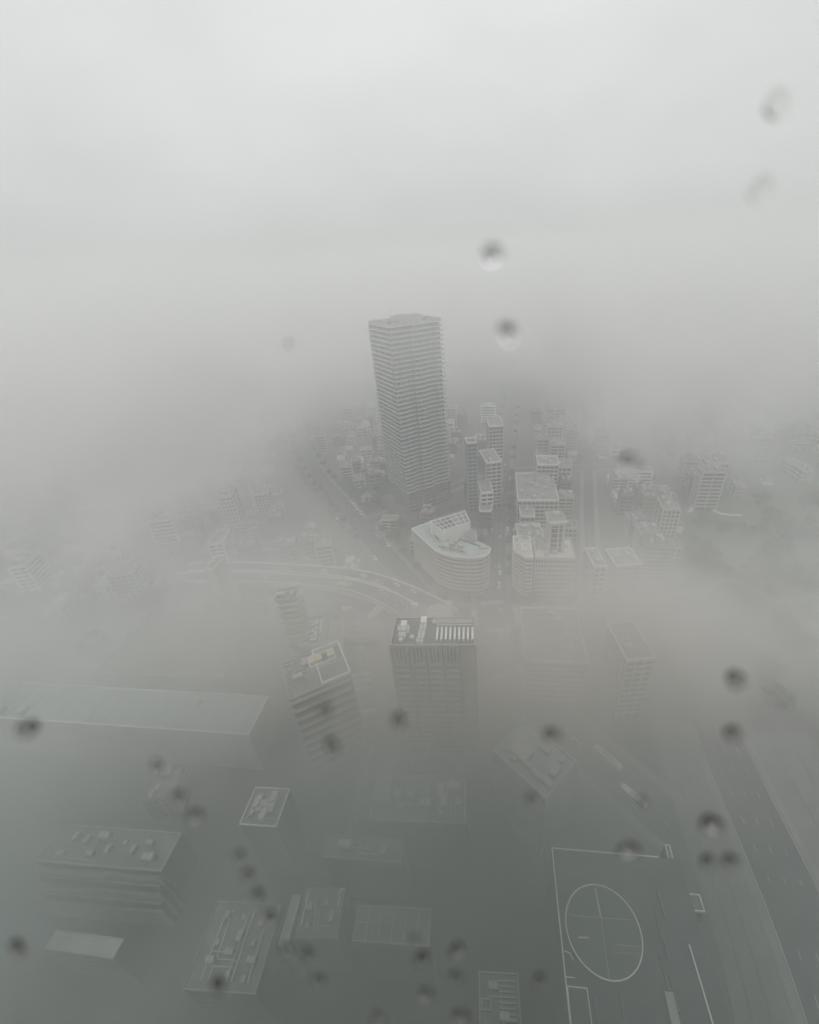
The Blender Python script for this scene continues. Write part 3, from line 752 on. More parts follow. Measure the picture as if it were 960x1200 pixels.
# lower terraces right of the helipad
def lowroof(name, a, b, c, z, label, wall=DCONC, top=ROOFG, rim=WPAINT, rw=.3, rh=.8, units=2, seed=3, cat='building'):
    t, w_, d_ = stand(name, a, b, c, z, label, cat)
    MB().prism(rect(w_, d_), 0, z, wall, top).build('wall', t)
    nf = max(1, int(z / 4))
    me = MB().prism(offset(rect(w_, d_), .12), -.7, 0, wall).mesh('floor_band')
    for k in range(nf): share('floor_band', me, t, (0, 0, z - .3 - k * 4))
    if rim: parapet(t, offset(rect(w_, d_), .02), z, rim, rh, rw)
    clutter(t, 2.5, 2.5, w_ - 2.5, d_ - 2.5, z, units, seed)
    if units > 1:
        r = random.Random(seed + 7)
        for _ in range(4):
            x, y = r.uniform(1.5, w_ * .6), r.uniform(1.5, d_ * .6)
            pipes(t, [((x, y), (min(w_ - 1.5, x + w_ * .35), y))] if r.random() < .5 else [((x, y), (x, min(d_ - 1.5, y + d_ * .35)))], z, METAL, .25)
    return t, w_, d_
lowroof('terrace_annex', (801, 1067.5), (826, 1070), (820, 1052), 34, 'small white rimmed square annex right of the helipad', units=0, rw=.28)
lowroof('stair_house', (783, 1008), (789, 1009), (786, 995), 36, 'tiny white rimmed stair house by the helipad corner', units=0, rw=.25)
# bottom-centre blocks
t, w_, d_ = lowroof('flat_block', (413, 1104), (503, 1110), (500, 1066), 30, 'flat dark roof divided by pale rails at bottom centre', rim=CONC, units=0)
for k in range(1, 6): MB().box(w_ * k / 6 - .12, 0, 30, w_ * k / 6 + .12, d_, 30.5, CONC).build('roof_rail', t)
MB().box(w_ * .02, d_ * .5, 30, w_ * .16, d_ * .5 + .25, 30.5, CONC).build('roof_rail', t)
t, w_, d_ = lowroof('arcade_roof', (327, 1107), (337, 1108), (350, 1050), 26, 'long narrow bright skylight strip at lower left centre', WHITE, CREAM, WHITE, units=0)
t, w_, d_ = lowroof('plant_block', (432, 962), (546, 966), (545, 910), 36, 'cluttered plant roof with pale rims in front of the ribbed block', DCONC, ROOFG, CONC, units=12, seed=44)
for k in range(5): MB().box(w_ * (.8 + .045 * k), 1, 36, w_ * (.8 + .045 * k) + .3, d_ - 1, 36.9, CONC).build('louvre', t)
MB().box(w_ * .02, d_ * .3, 36, w_ * .2, d_ * .95, 40, CONC, ROOFG).build('lift_house', t)
MB().box(w_ * .45, d_ * .35, 36, w_ * .62, d_ * .8, 38.5, CONC, ROOFG).build('lift_house', t)
t, w_, d_ = lowroof('rimmed_block', (281, 967), (324, 970), (346, 926), 34, 'roof with pale corner rim and stacked ducts at lower left', DCONC, ROOFG, WHITE, units=8, seed=6)
MB().box(w_ * .35, d_ * .3, 34, w_ * .8, d_ * .6, 36.5, CONC, CONC).build('lift_house', t)
pipes(t, [((2, 2), (2, d_ - 3)), ((4, 4), (4, d_ - 3)), ((4, 4), (w_ - 3, 4))], 34)
t, w_, d_ = lowroof('long_block', (378, 1005), (470, 1012), (468, 985), 30, 'long low roof with pale front edge at bottom centre left', DCONC, ROOFG, CONC, units=4, seed=10)
t, w_, d_ = lowroof('ridged_hall', (42, 1010), (190, 1022), (200, 976), 26, 'wide hall with pale back rim and ridged front at lower left', DCONC, ROOFG, CONC, units=10, seed=5)
for k in range(5): MB().box(.5, -1.2 - 1.3 * k, 0, w_ * .97, -.3 - 1.3 * k, 24 - 3 * k, CONC if k % 2 == 0 else DCONC, ROOFG).build('roof_step', t)
t, w_, d_ = lowroof('pale_roof_hall', (52, 1112), (133, 1124), (146, 1101), 22, 'hall with a plain pale rectangular roof at far lower left', DCONC, CONC, CONC, units=0, rw=.2, rh=.4)
t, w_, d_ = lowroof('hatched_block', (562, 1212), (612, 1216), (606, 1142), 30, 'roof with stacked pale louvre bars at the bottom edge', DCONC, ROOFG, CONC, units=2, seed=8)
for k in range(9): MB().box(w_ * .5, d_ * (.12 + .09 * k), 30, w_ * .9, d_ * (.12 + .09 * k) + .35, 31, CONC).build('louvre', t)
mb = MB(); ring(mb, [(w_ * .05, d_ * .35), (w_ * .3, d_ * .35), (w_ * .3, d_ * .55), (w_ * .05, d_ * .55)], .3, 30, 31, CONC); mb.build('roof_curb', t)
t, w_, d_ = lowroof('slatted_block', (215, 1160), (300, 1166), (318, 1060), 30, 'dark rooftop crossed by slanting pipes left of the skylight strip', DCONC, ROOFG, CONC, units=12, seed=9, rw=.2)
pipes(t, [((w_ * x, 2), (w_ * x, d_ - 2)) for x in (.2, .3, .55, .62, .85)], 30)
t, w_, d_ = lowroof('canted_block', (345, 1100), (395, 1100), (398, 1040), 28, 'narrow dark roof with bright corner pipe right of the skylight strip', DCONC, ROOFG, None, units=6, seed=19)
pipes(t, [((w_ * .9, d_ * .6), (w_ * .9, d_ * .95)), ((w_ * .9, d_ * .95), (w_ * .98, d_ * .95)), ((w_ * .1, 3), (w_ * .1, d_ * .9))], 28, WPAINT, .3)
# faint diamond block
t, w_, d_ = lowroof('diamond_block', (640, 938), (676, 893), (613, 843), 40, 'faint diamond turned pale roof block in the fog right of the ribbed block', CONC, ROOFT, CREAM, units=9, seed=12, rw=.6)
MB().box(w_ * .2, d_ * .5, 40, w_ * .5, d_ * .8, 43, CONC, CREAM).build('lift_house', t)
# long pale roof at left (station shed) and ribbed hall behind it
t, w_, d_ = lowroof('station_shed', (-60, 838), (292, 862), (283, 815), 26, 'very long pale green station roof running off the left edge', CONC, ROOFT, WHITE, units=3, seed=4, rw=.5, rh=.7, cat='station roof')
for k in range(18): MB().box(w_ * (k + .5) / 18 - .12, .6, 26, w_ * (k + .5) / 18 + .12, d_ - .6, 26.25, CONC).build('roof_seam', t)
t, w_, d_ = lowroof('ribbed_hall', (110, 792), (262, 795), (245, 708), 20, 'foggy hall with dark ribs running down its pale roof at left', CONC, ROOFG, CONC, units=0)
for k in range(13): MB().box(w_ * (k + .5) / 13 - .15, .6, 20, w_ * (k + .5) / 13 + .15, d_ - .6, 20.3, ROOFG).build('roof_rib', t)
t, w_, d_ = lowroof('slab_block', (240, 668), (250, 668), (247, 652), 45, 'faint slim pale slab standing in the left fog', CREAM, ROOFG, WHITE, units=0)
t, w_, d_ = midrise('office_block', (615, 775), (690, 778), (690, 715), 30, 'fog covered block with roof plant right of the street, in front of the grid office', CREAM, units=14, seed=50)
t, w_, d_ = midrise('office_block', (735, 775), (768, 772), (765, 728), 40, 'very faint slim block in fog at right of centre', CREAM, units=4, seed=51)

# ------------------------------------------------------------------ background city: prototypes then copies
def proto(i, w_, d_, h, wall, top, kind, desc):
    t = thing({'house': 'small_house', 'shop': 'shop_building', 'flat': 'apartment_block', 'office': 'office_block'}[kind], (0, 0, 0), 0, desc, 'building')
    if kind == 'house':
        MB().box(-w_ / 2, -d_ / 2, 0, w_ / 2, d_ / 2, h, wall, top).build('wall', t)
        mb = MB(); m = mb.mi(top); e = .5
        mb.v += [(-w_ / 2 - e, -d_ / 2 - e, h), (w_ / 2 + e, -d_ / 2 - e, h), (w_ / 2 + e, d_ / 2 + e, h), (-w_ / 2 - e, d_ / 2 + e, h), (-w_ / 2 - e, 0, h + d_ * .28), (w_ / 2 + e, 0, h + d_ * .28)]
        mb.f += [(0, 1, 5, 4), (2, 3, 4, 5), (0, 4, 3), (1, 2, 5), (3, 2, 1, 0)]; mb.m += [m] * 5; mb.build('roof', t)
        wn = MB()
        for s_ in (-1, 1):
            for x in (-.3, .05, .32): wn.box(w_ * x - .6, s_ * d_ / 2 - .08, h * .55, w_ * x + .6, s_ * d_ / 2 + .08, h * .8, GLASS)
        wn.build('window', t)
    else:
        pts = [(-w_ / 2, -d_ / 2), (w_ / 2, -d_ / 2), (w_ / 2, d_ / 2), (-w_ / 2, d_ / 2)]
        MB().prism(offset(pts, -.35), 0, h - .2, GLASS, top).build('glazing', t)
        mb = MB(); nf = max(2, int(h / 3.3))
        for k in range(nf): mb.prism(offset(pts, 0 if kind != 'flat' else .5), (k + 1) * h / nf - 1.3, (k + 1) * h / nf, wall, top)
        for x in ([-1, -.5, 0, .5, 1] if kind != 'flat' else [-1, 1]):
            for y in (-1, 1): mb.box(x * w_ * .48 - .4, y * d_ * .49 - .4, 0, x * w_ * .48 + .4, y * d_ * .49 + .4, h - .3, wall)
        for y in (-.5, 0, .5):
            for x in (-1, 1): mb.box(x * w_ * .49 - .4, y * d_ - .4, 0, x * w_ * .49 + .4, y * d_ + .4, h - .3, wall)
        mb.build('wall', t)
        parapet(t, pts, h, wall, .9, .3)
        MB().box(-w_ * .1, d_ * .1, h, w_ * .22, d_ * .42, h + 3.2, wall, top).build('lift_house', t)
        r = random.Random(i)
        share('water_tank', TANK, t, (-w_ * .28, d_ * .25, h))
        for _ in range(2): share('roof_unit', r.choice(ACS), t, (r.uniform(-.3, .3) * w_, r.uniform(-.38, -.1) * d_, h), r.choice((0, PI / 2)))
    return t
PR = [('house', 9, 11, 6.5, CREAM, ROOFD, 'dark roofed gabled house'), ('house', 8, 9, 6, WHITE, BROWN, 'brown roofed gabled house'),
      ('house', 10, 8, 7, BEIGE, BLUEG, 'blue grey roofed house'),
      ('shop', 9, 14, 11, CREAM, ROOFG, 'low cream shop building'), ('shop', 12, 13, 14, BROWN, ROOFG, 'low brown tiled shop building'),
      ('shop', 11, 16, 9, WHITE, ROOFT, 'low greenish roofed shop'), ('shop', 14, 12, 12, CONC, ROOFD, 'low dark roofed building'),
      ('flat', 20, 11, 24, WHITE, ROOFG, 'white banded apartment slab'), ('flat', 16, 12, 30, CREAM, ROOFG, 'cream banded apartment block'),
      ('flat', 13, 13, 20, BEIGE, ROOFG, 'beige banded apartment block'), ('flat', 24, 12, 18, CONC, ROOFG, 'long concrete apartment slab'),
      ('office', 15, 17, 27, BLUEG, ROOFD, 'blue grey office block'), ('office', 18, 15, 22, CREAM, ROOFG, 'cream office block'),
      ('office', 12, 18, 34, CREAM, ROOFG, 'tall pale office block'), ('office', 11, 11, 17, DCONC, ROOFD, 'dark concrete office block')]
PRO = []
def inside(p, poly):
    x, y = p.x, p.y; c = False; n = len(poly)
    for i in range(n):
        a, b = poly[i], poly[i - 1]
        if (a.y > y) != (b.y > y) and x < (b.x - a.x) * (y - a.y) / (b.y - a.y) + a.x: c = not c
    return c
def segd(p, a, b):
    ab = b - a; L = ab.length_squared
    t = 0 if L == 0 else max(0, min(1, (p - a).dot(ab) / L)); return (p - a - ab * t).length
def free(p, r):
    q = Vector((p.x, p.y, 0))
    for poly in FOOT:
        if inside(q, poly): return False
        for i in range(len(poly)):
            if segd(q, poly[i - 1], poly[i]) < r: return False
    for line, hw in ROADS:
        for k in range(0, len(line) - 1):
            a = Vector((*line[k][:2], 0)); b = Vector((*line[k + 1][:2], 0))
            if segd(q, a, b) < hw + r: return False
    return True
def pix(v):
    d = Vector(v) - Vector((0, 0, H)); c_ = d.dot(F)
    if c_ <= 1: return None
    return (CX + FPX * d.dot(RV) / c_, CY - FPX * d.dot(UV) / c_)
park = [at(*q) for q in [(800, 700), (800, 610), (860, 580), (990, 560), (1000, 850), (900, 830), (850, 740)]]
park = [Vector((p.x, p.y, 0)) for p in park]
regions = [(-math.radians(11.2), 'right of the tall tower'), (math.radians(28.6), 'left of the tall tower'), (math.radians(3), 'in the foreground')]
placed = []; count = 0; GEN = []
def where(p, px):
    if p.y < 225: return 'in the foreground haze', 'foreground'
    if px[0] < 440: return 'in the blocks left of the tall tower', 'left'
    if px[0] < 595: return 'in the blocks between the tall tower and the long street', 'middle'
    return 'in the blocks right of the long street', 'right'
def try_place(p, ang, sizes, near=False):
    global count
    px = pix((p.x, p.y, 8))
    if px is None or not (-45 < px[0] < 1005 and 395 < px[1] < 1215): return False
    if inside(p, park) or (not 190 < px[0] < 860 and rnd.random() < .55): return False
    k = rnd.choice(sizes); kind, w_, d_, h, *_ = PR[k]
    r = math.hypot(w_, d_) / 2
    if not free(p, r * .92): return False
    for q, rr_ in placed:
        if (q - p).length < (r + rr_) * .86: return False
    if k not in [a for a, _ in PRO]:
        PRO.append((k, proto(k, *PR[k][1:6], PR[k][0], PR[k][6]))); base = PRO[-1][1]; first = True
    else: base = dict(PRO)[k]; first = False
    lab = PR[k][6]; grp = lab + 's of the foggy city'
    sz = rnd.uniform(.85, 1.25)
    rz = ang + rnd.choice((0, PI / 2)) + rnd.uniform(-.04, .04)
    if first: nb = base; base.location = p; base.rotation_euler.z = rz; base['label'] = lab; base['group'] = grp; base.scale = (1, 1, 1)
    else: nb = copy_thing(base, p, rz, lab, grp, (1, 1, sz))
    placed.append((p, r)); count += 1; GEN.append((nb, lab, p))
    return True
for ring_ in range(2):
    for iy in range(90):
        for ix in range(-60, 60):
            if count > 430: break
            ang = -math.radians(11.2) if ix * 17 > -60 else math.radians(28.6) * .3
            x = ix * 17.5 + rnd.uniform(-2, 2); y = 60 + iy * 17 + rnd.uniform(-2, 2)
            if iy > 26 + (14 if ring_ else 0): continue
            if ix % 4 == 0 or iy % 5 == 0: continue
            x2 = x + (y - 300) * .198
            p = Vector((x2, y, 0))
            if y < 225: ok = rnd.random() < .2; sizes = [6, 14, 11, 4, 14, 6]
            else: ok = rnd.random() < .93; sizes = [0, 1, 2, 3, 3, 4, 4, 5, 5, 6, 6, 7, 9, 12, 14] + ([8, 11, 13] if rnd.random() < .3 else [])
            if ok: try_place(p, ang, sizes)

ORD = ['', 'second ', 'third ', 'fourth ', 'fifth ', 'sixth ', 'seventh ', 'eighth ', 'ninth ', 'tenth ', 'eleventh ', 'twelfth ', 'thirteenth ', 'fourteenth ', 'fifteenth ', 'sixteenth ', 'seventeenth ', 'eighteenth ', 'nineteenth ', 'twentieth '] + ['twenty-' + q_ + ' ' for q_ in 'first second third fourth fifth sixth seventh eighth ninth'.split()] + ['thirtieth '] + ['thirty-' + q_ + ' ' for q_ in 'first second third fourth fifth sixth seventh eighth ninth'.split()] + ['farther '] * 200
MARKS = [('the tall tower', TO), ('the curved office', W0), ('the grid office', O.location), ('the flyover bend', at(400, 680)), ('the flyover tail', at(250, 672)), ('the park', at(850, 680)), ('the station shed', at(200, 840)),
         ('the helipad roof', HP.location), ('the pencil tower', at(553, 545)), ('the broad flat roof', at(631, 590)), ('the diamond roof', at(620, 920)), ('the ribbed hall', at(170, 770)), ('the ridged hall', at(115, 1020)),
         ('the skylight strip', at(330, 1110)), ('the avenue top', at(352, 520)), ('the street top', at(604, 450)), ('the dark road', at(868, 920))]
bk = {}
for nb, lab, p in GEN:
    i = min(range(len(MARKS)), key=lambda q: (MARKS[q][1] - p).length); bk.setdefault((lab, i), []).append((nb, (MARKS[i][1] - p).length))
for (lab, i), l_ in bk.items():
    l_.sort(key=lambda e_: e_[1])
    for k_, (nb, _) in enumerate(l_):
        nb['label'] = f'{lab}, {ORD[k_]}nearest of its kind to {MARKS[i][0]}' if len(l_) > 1 else f'{lab} nearest to {MARKS[i][0]}'

# ------------------------------------------------------------------ park, path and trees at the right
mb = MB(); pts = [(p.x, p.y) for p in park]; mb.prism(pts, 0, .1, GRASSM); tag(mb.build('park_lawn'), kind='structure')
pth = smooth([at(*q) for q in [(808, 600), (815, 592), (830, 594), (845, 602), (870, 604)]], 6)
mb = MB(); strip(mb, pth, -1.6, 1.6, .1, .2, CREAM); tag(mb.build('path'), kind='structure')
for pl_ in ([(820, 700), (845, 680), (880, 690), (930, 720), (980, 760)], [(900, 660), (915, 690), (960, 700)]):
    pth2 = smooth([at(*q) for q in pl_], 6); mb = MB(); strip(mb, pth2, -1.8, 1.8, .1, .2, PAVE); tag(mb.build('path'), kind='structure')
def tree_proto(seed, hgt, label):
    r = random.Random(seed); t = thing('tree', (0, 0, 0), 0, label, 'tree')
    mb = MB(); mb.cyl(0, 0, 0, hgt * .5, .32, BARK, 8, .18)
    tips = []
    for k in range(6):
        a = k * 1.05 + r.uniform(-.3, .3); z0 = hgt * r.uniform(.28, .45); L = hgt * r.uniform(.24, .36)
        e = (math.cos(a) * L, math.sin(a) * L, z0 + L * .9); mb.bar((0, 0, z0), e, .2, BARK, .08); tips.append(e)
    mb.build('trunk', t)
    mb = MB(); tips.append((0, 0, hgt * .85))
    for (x, y, z) in tips:
        R_ = hgt * r.uniform(.16, .24)
        for _ in range(70):
            v = Vector((r.gauss(0, 1), r.gauss(0, 1), r.gauss(0, .8))).normalized() * R_ * r.uniform(.5, 1.05)
            c_ = Vector((x, y, z)) + v; s_ = r.uniform(.25, .55)
            n1 = Vector((r.gauss(0, 1), r.gauss(0, 1), r.gauss(0, 1))).normalized(); n2 = n1.orthogonal().normalized()
            mb.face([c_ + n1 * s_, c_ + n2 * s_, c_ - n1 * s_, c_ - n2 * s_], LEAF)
    mb.build('crown', t); return t
trees = [tree_proto(1, 9, 't'), tree_proto(2, 12, 't'), tree_proto(3, 7, 't')]
tn = ['round leafy tree', 'tall leafy tree', 'small leafy tree']; used = [0, 0, 0]
TREES = []
def put_tree(p, k, wtxt):
    lab = f'{tn[k]} {wtxt}'; grp = lab + 's'
    if not used[k]:
        used[k] = 1; t = trees[k]; t.location = p; t['label'] = lab; t['group'] = grp; nb = t
    else: nb = copy_thing(trees[k], p, rnd.uniform(0, 6), lab, grp, (rnd.uniform(.85, 1.2),) * 3)
    TREES.append(nb)
nt_ = 0
for _ in range(4000):
    if nt_ >= 120: break
    p = at(rnd.uniform(800, 960), rnd.uniform(585, 835)); p.z = .1
    if not inside(p, park) or noise.noise(Vector((p.x * .03, p.y * .03, 2))) < -.02: continue
    if not free(p, 2): continue
    put_tree(p, rnd.choice((0, 0, 1, 2)), 'in the misty park at right'); nt_ += 1
for line, hw, txt in ((street, 11, 'on the pavement of the long straight street'), (avenue, 11.3, 'on the pavement of the avenue left of the tower'), (cross, 11.2, 'on the pavement of the cross street')):
    nn = normals(line); d = 0
    for k in range(0, len(line) - 1):
        L = (line[k + 1] - line[k]).length; d += L
        if d > 14:
            d = 0
            for s_ in (-1, 1):
                p = line[k] + nn[k] * s_ * hw; p.z = .14
                if all(not inside(p, poly) for poly in FOOT) and all(min(segd(Vector((p.x, p.y, 0)), Vector((*l2[q][:2], 0)), Vector((*l2[q + 1][:2], 0))) for q in range(len(l2) - 1)) > h2 - 1.5 for l2, h2 in ROADS if l2 is not line):
                    put_tree(p, rnd.choice((0, 2)), txt)
for _ in range(300):
    p = at(rnd.uniform(395, 470), rnd.uniform(565, 640))
    if free(p, 2.5) and all((q - p).length > rr_ + 2 for q, rr_ in placed): put_tree(p, rnd.choice((0, 1, 2)), 'on open ground beside the tower avenue'); placed.append((p, 2.5))

bk = {}
for t_ in TREES: bk.setdefault(t_['label'], []).append(t_)
for lab, l_ in bk.items():
    if 1 < len(l_) <= 40 and 'park' not in lab:
        l_.sort(key=lambda q_: q_.location.length)
        for k_, t_ in enumerate(l_): t_['label'] = f'{ORD[k_]}nearest {lab}'
# pale forecourts beside the dark road at lower right
for a_, b_ in ((13.6, 40), (-30, -13.6)):
    mb = MB(); strip(mb, east, a_, b_, 0, .1, DCONC)
    for k_ in (.3, .62): strip(mb, east, a_ + (b_ - a_) * k_, a_ + (b_ - a_) * k_ + .5, .1, .3, DCONC)
    tag(mb.build('pavement'), kind='structure')

# ------------------------------------------------------------------ vehicles
def car_mesh(paint, L=4.5, W=1.8, Hh=1.45, name='car'):
    mb = MB(); n = [(-L / 2, .25), (-L / 2 + .1, .78), (-L * .24, .9), (L * .3, .92), (L / 2 - .08, .72), (L / 2, .3)]
    def loft(sec, wy, m, wy2=None):
        o = len(mb.v); i = mb.mi(m)
        for s_, w2 in ((-1, wy), (1, wy)):
            for k, (x, z) in enumerate(sec): mb.v.append((x, s_ * (w2 if wy2 is None else (wy, wy2, wy2, wy)[k]), z))
        q = len(sec)
        for k in range(q):
            j = (k + 1) % q; mb.f.append((o + k, o + j, o + q + j, o + q + k)); mb.m.append(i)
        mb.f.append(tuple(range(o, o + q))); mb.f.append(tuple(range(o + 2 * q - 1, o + q - 1, -1))); mb.m += [i, i]
    loft(n, W / 2, paint)
    loft([(-L * .42, .88), (-L * .3, Hh - .04), (L * .1, Hh - .04), (L * .26, .9)], W / 2 - .06, GLASS, W / 2 - .25)
    loft([(-L * .3, Hh - .06), (-L * .27, Hh), (L * .07, Hh), (L * .1, Hh - .06)], W / 2 - .24, paint)
    for x in (-L * .3, L * .3):
        for s_ in (-1, 1):
            o = len(mb.v); i = mb.mi(TYRE)
            for yy in (s_ * (W / 2 - .2), s_ * (W / 2 + .03)):
                for k in range(10): mb.v.append((x + .33 * math.cos(k * PI / 5), yy, .33 + .33 * math.sin(k * PI / 5)))
            for k in range(10): mb.f.append((o + k, o + (k + 1) % 10, o + 10 + (k + 1) % 10, o + 10 + k)); mb.m.append(i)
            mb.f.append(tuple(range(o, o + 10))); mb.f.append(tuple(range(o + 19, o + 9, -1))); mb.m += [i, i]
    return mb.mesh(name)
def truck_mesh(paint, box, L=7.5, W=2.3, Hh=3.1, name='truck'):
    mb = MB(); mb.box(-L / 2, -W / 2, .7, L * .22, W / 2, Hh, box); mb.box(L * .25, -W / 2 + .05, .5, L / 2, W / 2 - .05, 2.2, paint)
    mb.box(L / 2 - .05, -W / 2 + .2, 1.3, L / 2 + .03, W / 2 - .2, 2.05, GLASS); mb.box(-L / 2, -.5, .45, L / 2 - .2, .5, .7, TYRE)
    for x in (-L * .32, L * .36):
        for s_ in (-1, 1): mb.box(x - .42, s_ * (W / 2 - .15) - .14, 0, x + .42, s_ * (W / 2 - .15) + .14, .82, TYRE)
    return mb.mesh(name)
def bus_mesh(paint, L=11, W=2.5, Hh=3.1):
    mb = MB(); mb.box(-L / 2, -W / 2, .4, L / 2, W / 2, 1.4, paint); mb.box(-L / 2 + .05, -W / 2 + .04, 1.4, L / 2 - .05, W / 2 - .04, 2.4, GLASS)
    mb.box(-L / 2, -W / 2, 2.4, L / 2, W / 2, Hh, paint); mb.box(-1.5, -.8, Hh, 1.5, .8, Hh + .25, METAL)
    for k in range(7): mb.box(-L / 2 + L * k / 6.5, -W / 2, 1.35, -L / 2 + L * k / 6.5 + .15, W / 2, 2.45, paint)
    for x in (-L * .3, L * .33):
        for s_ in (-1, 1): mb.cyl(x, s_ * 1.1, 0, .9, .45, TYRE, 8)
    return mb.mesh('bus')
VE = {'white car': (car_mesh(CARW), 'car'), 'silver car': (car_mesh(CARS), 'car'), 'black car': (car_mesh(CARB), 'car'), 'dark red car': (car_mesh(CARR), 'car'),
      'white van': (car_mesh(CARW, 4.8, 1.9, 2.0, 'van'), 'van'), 'white box truck': (truck_mesh(CARW, WPAINT), 'truck'), 'pale yellow truck': (truck_mesh(CARY, CARY), 'truck'), 'white bus': (bus_mesh(CARW), 'bus')}
VEH = []
def vehicle(kind, p, ang, txt):
    me, c_ = VE[kind]; o = bpy.data.objects.new(c_, me); C.objects.link(o); o.location = p; o.rotation_euler.z = ang
    tag(o, f'{kind} {txt}', c_, f'{kind}s {txt}'); VEH.append(o); return o
def on_line(kind, line, f_, off, txt, z=0, rev=False):
    nn = normals(line); tot = [0]
    for k in range(len(line) - 1): tot.append(tot[-1] + (line[k + 1] - line[k]).length)
    d = f_ * tot[-1]
    for k in range(len(line) - 1):
        if tot[k + 1] >= d:
            t = (d - tot[k]) / (tot[k + 1] - tot[k]); p = line[k].lerp(line[k + 1], t) + nn[k] * off
            e = line[k + 1] - line[k]; return vehicle(kind, (p.x, p.y, p.z + z), math.atan2(e.y, e.x) + (PI if rev else 0), txt)
ft = 'driving on the curved flyover'
def near_line(kind, x, y, z, line, txt, zoff=.012):
    p = at(x, y, z); best = min(range(len(line) - 1), key=lambda k: (Vector((line[k].x, line[k].y)) - Vector((p.x, p.y))).length)
    e = line[best + 1] - line[best]; vehicle(kind, (p.x, p.y, z + zoff), math.atan2(e.y, e.x), txt)
for x, y, kd in ((380, 670, 'white van'), (384, 672.5, 'silver car'), (427, 675, 'white car'), (425, 677.5, 'silver car'), (443, 682, 'white car'), (446, 684, 'silver car'), (465, 686, 'white car'), (484, 694, 'white car'), (413, 675, 'dark red car'), (418, 676, 'dark red car'), (337, 667, 'silver car')):
    near_line(kd, x, y, fz, LINES['inner'], ft + ', far side')
for x, y, kd in ((358, 677, 'silver car'), (407, 684.5, 'white van'), (402, 687.5, 'pale yellow truck'), (448, 695, 'white van'), (452, 697, 'silver car'), (470, 706, 'silver car'), (310, 677, 'white van'), (315, 674.5, 'silver car'), (430, 690, 'black car')):
    near_line(kd, x, y, fz, LINES['outer'], ft + ', near side')
at_ = 'queuing on the avenue left of the tower'
for x, y, kd in ((410.5, 586, 'silver car'), (413, 590, 'white van'), (416, 593, 'white van'), (419, 597, 'white car'), (423, 602, 'white van'), (427, 606, 'silver car'), (395, 608, 'white car'), (445, 630, 'silver car'), (455, 639, 'white van'), (440, 655, 'white van'), (479, 662, 'silver car'), (441, 627, 'silver car')):
    near_line(kd, x, y, 0, avenue, at_, .05)
for x, y, kd in ((585.5, 664, 'silver car'), (585.5, 671, 'silver car'), (584.8, 685, 'white van'), (584.8, 688, 'white car'), (586.5, 672, 'white car'), (595, 620, 'white car'), (596, 615, 'white car'), (593, 597, 'silver car'), (586, 630, 'silver car'), (590, 575, 'silver car'), (577, 621, 'silver car'), (586.5, 716, 'silver car'), (586.5, 741, 'white car'), (586.3, 746, 'silver car'), (598, 562, 'silver car'), (592, 545, 'white car'), (598, 530, 'silver car'), (603, 621, 'white car'), (583, 800, 'silver car'), (588, 552, 'white car')):
    near_line(kd, x, y, 0, street, 'on the long straight street', .01)
for x, y, kd, a in ((423, 795, 'white bus', .15), (424, 803, 'white bus', .2), (426, 811, 'white box truck', .2), (430, 819, 'silver car', .2), (434, 837, 'white box truck', .3), (444, 817, 'white van', 2), (444, 849, 'white car', 1.6), (408, 716, 'white box truck', .1), (524, 759 - 50, 'white box truck', 0), (437, 881, 'white van', 1.5), (571, 755, 'white car', 2.1), (578, 762, 'silver car', 2.1), (585, 772, 'silver car', 2.1), (674, 870, 'white van', 2.2), (190, 889, 'white box truck', .7), (612, 848, 'silver car', 1)):
    p = at(x, y); vehicle(kd, (p.x, p.y, .15), a, 'in the foggy streets before the ribbed block')
for x, y in ((709, 888), (742, 936), (714, 893)):
    p = at(x, y); vehicle('white bus', (p.x, p.y, .05), math.radians(-52), 'on the foggy diagonal avenue at lower right')
# parked cars on the parking roof
pcols = ['white car', 'silver car', 'white van', 'black car', 'silver car', 'white car', 'dark red car']
for col, row in [(c_, r_) for c_ in range(5) for r_ in range(12)]:
    if rnd.random() < .33: continue
    x = 5.5 + (PKw - 11) * (col / 4); y = 4 + (PKd - 8) * row / 11
    p = loc2w(PKo, PKth, (x, y)); vehicle(rnd.choice(pcols), (p.x, p.y, kz + .03), PKth + rnd.uniform(-.06, .06) + (PI if col % 2 else 0), 'on the rooftop car park')
    VEH[-1]['label'] = VEH[-1]['label'].replace(' on the', f' in the {ORD[row].strip() or "first"} row, {ORD[col].strip() or "first"} aisle of the')
bk = {}
for v_ in VEH: bk.setdefault(v_['label'], []).append(v_)
for lab, l_ in bk.items():
    if 1 < len(l_) <= 16:
        l_.sort(key=lambda v_: v_.location.length)
        for k_, v_ in enumerate(l_): v_['label'] = f'{ORD[k_]}nearest {lab}'

# ------------------------------------------------------------------ the lookout building the picture is taken from
HT = thing('lookout_tower', (0, -30, 0), 0, 'observation tower whose slanted window the picture is taken through', 'building')
MB().box(-75, -28, 0, 75, 29.4, H - 1.7, CONC, ROOFG).build('wall', HT)  # unseen body, drawn wider than life to shade the near fog
MB().box(-75, -28, H - 1.7, 75, 26.5, H + 32, DCONC).build('upper_wall', HT)
MB().box(-75, 26.5, H + 2.2, 75, 30.6, H + 6, DCONC).build('ceiling', HT)
PN = Vector((0, math.cos(math.radians(25)), -math.sin(math.radians(25)))); PU = Vector((0, math.sin(math.radians(25)), math.cos(math.radians(25))))
PD = .17
def on_pane(x, y):
    d = RV * ((x - CX) / FPX) - UV * ((y - CY) / FPX) + F
    return Vector((0, 0, H)) + d * (PD / d.dot(PN)), d.length * (PD / d.dot(PN))
clear = bpy.data.materials.new('clear_pane'); clear.use_nodes = True
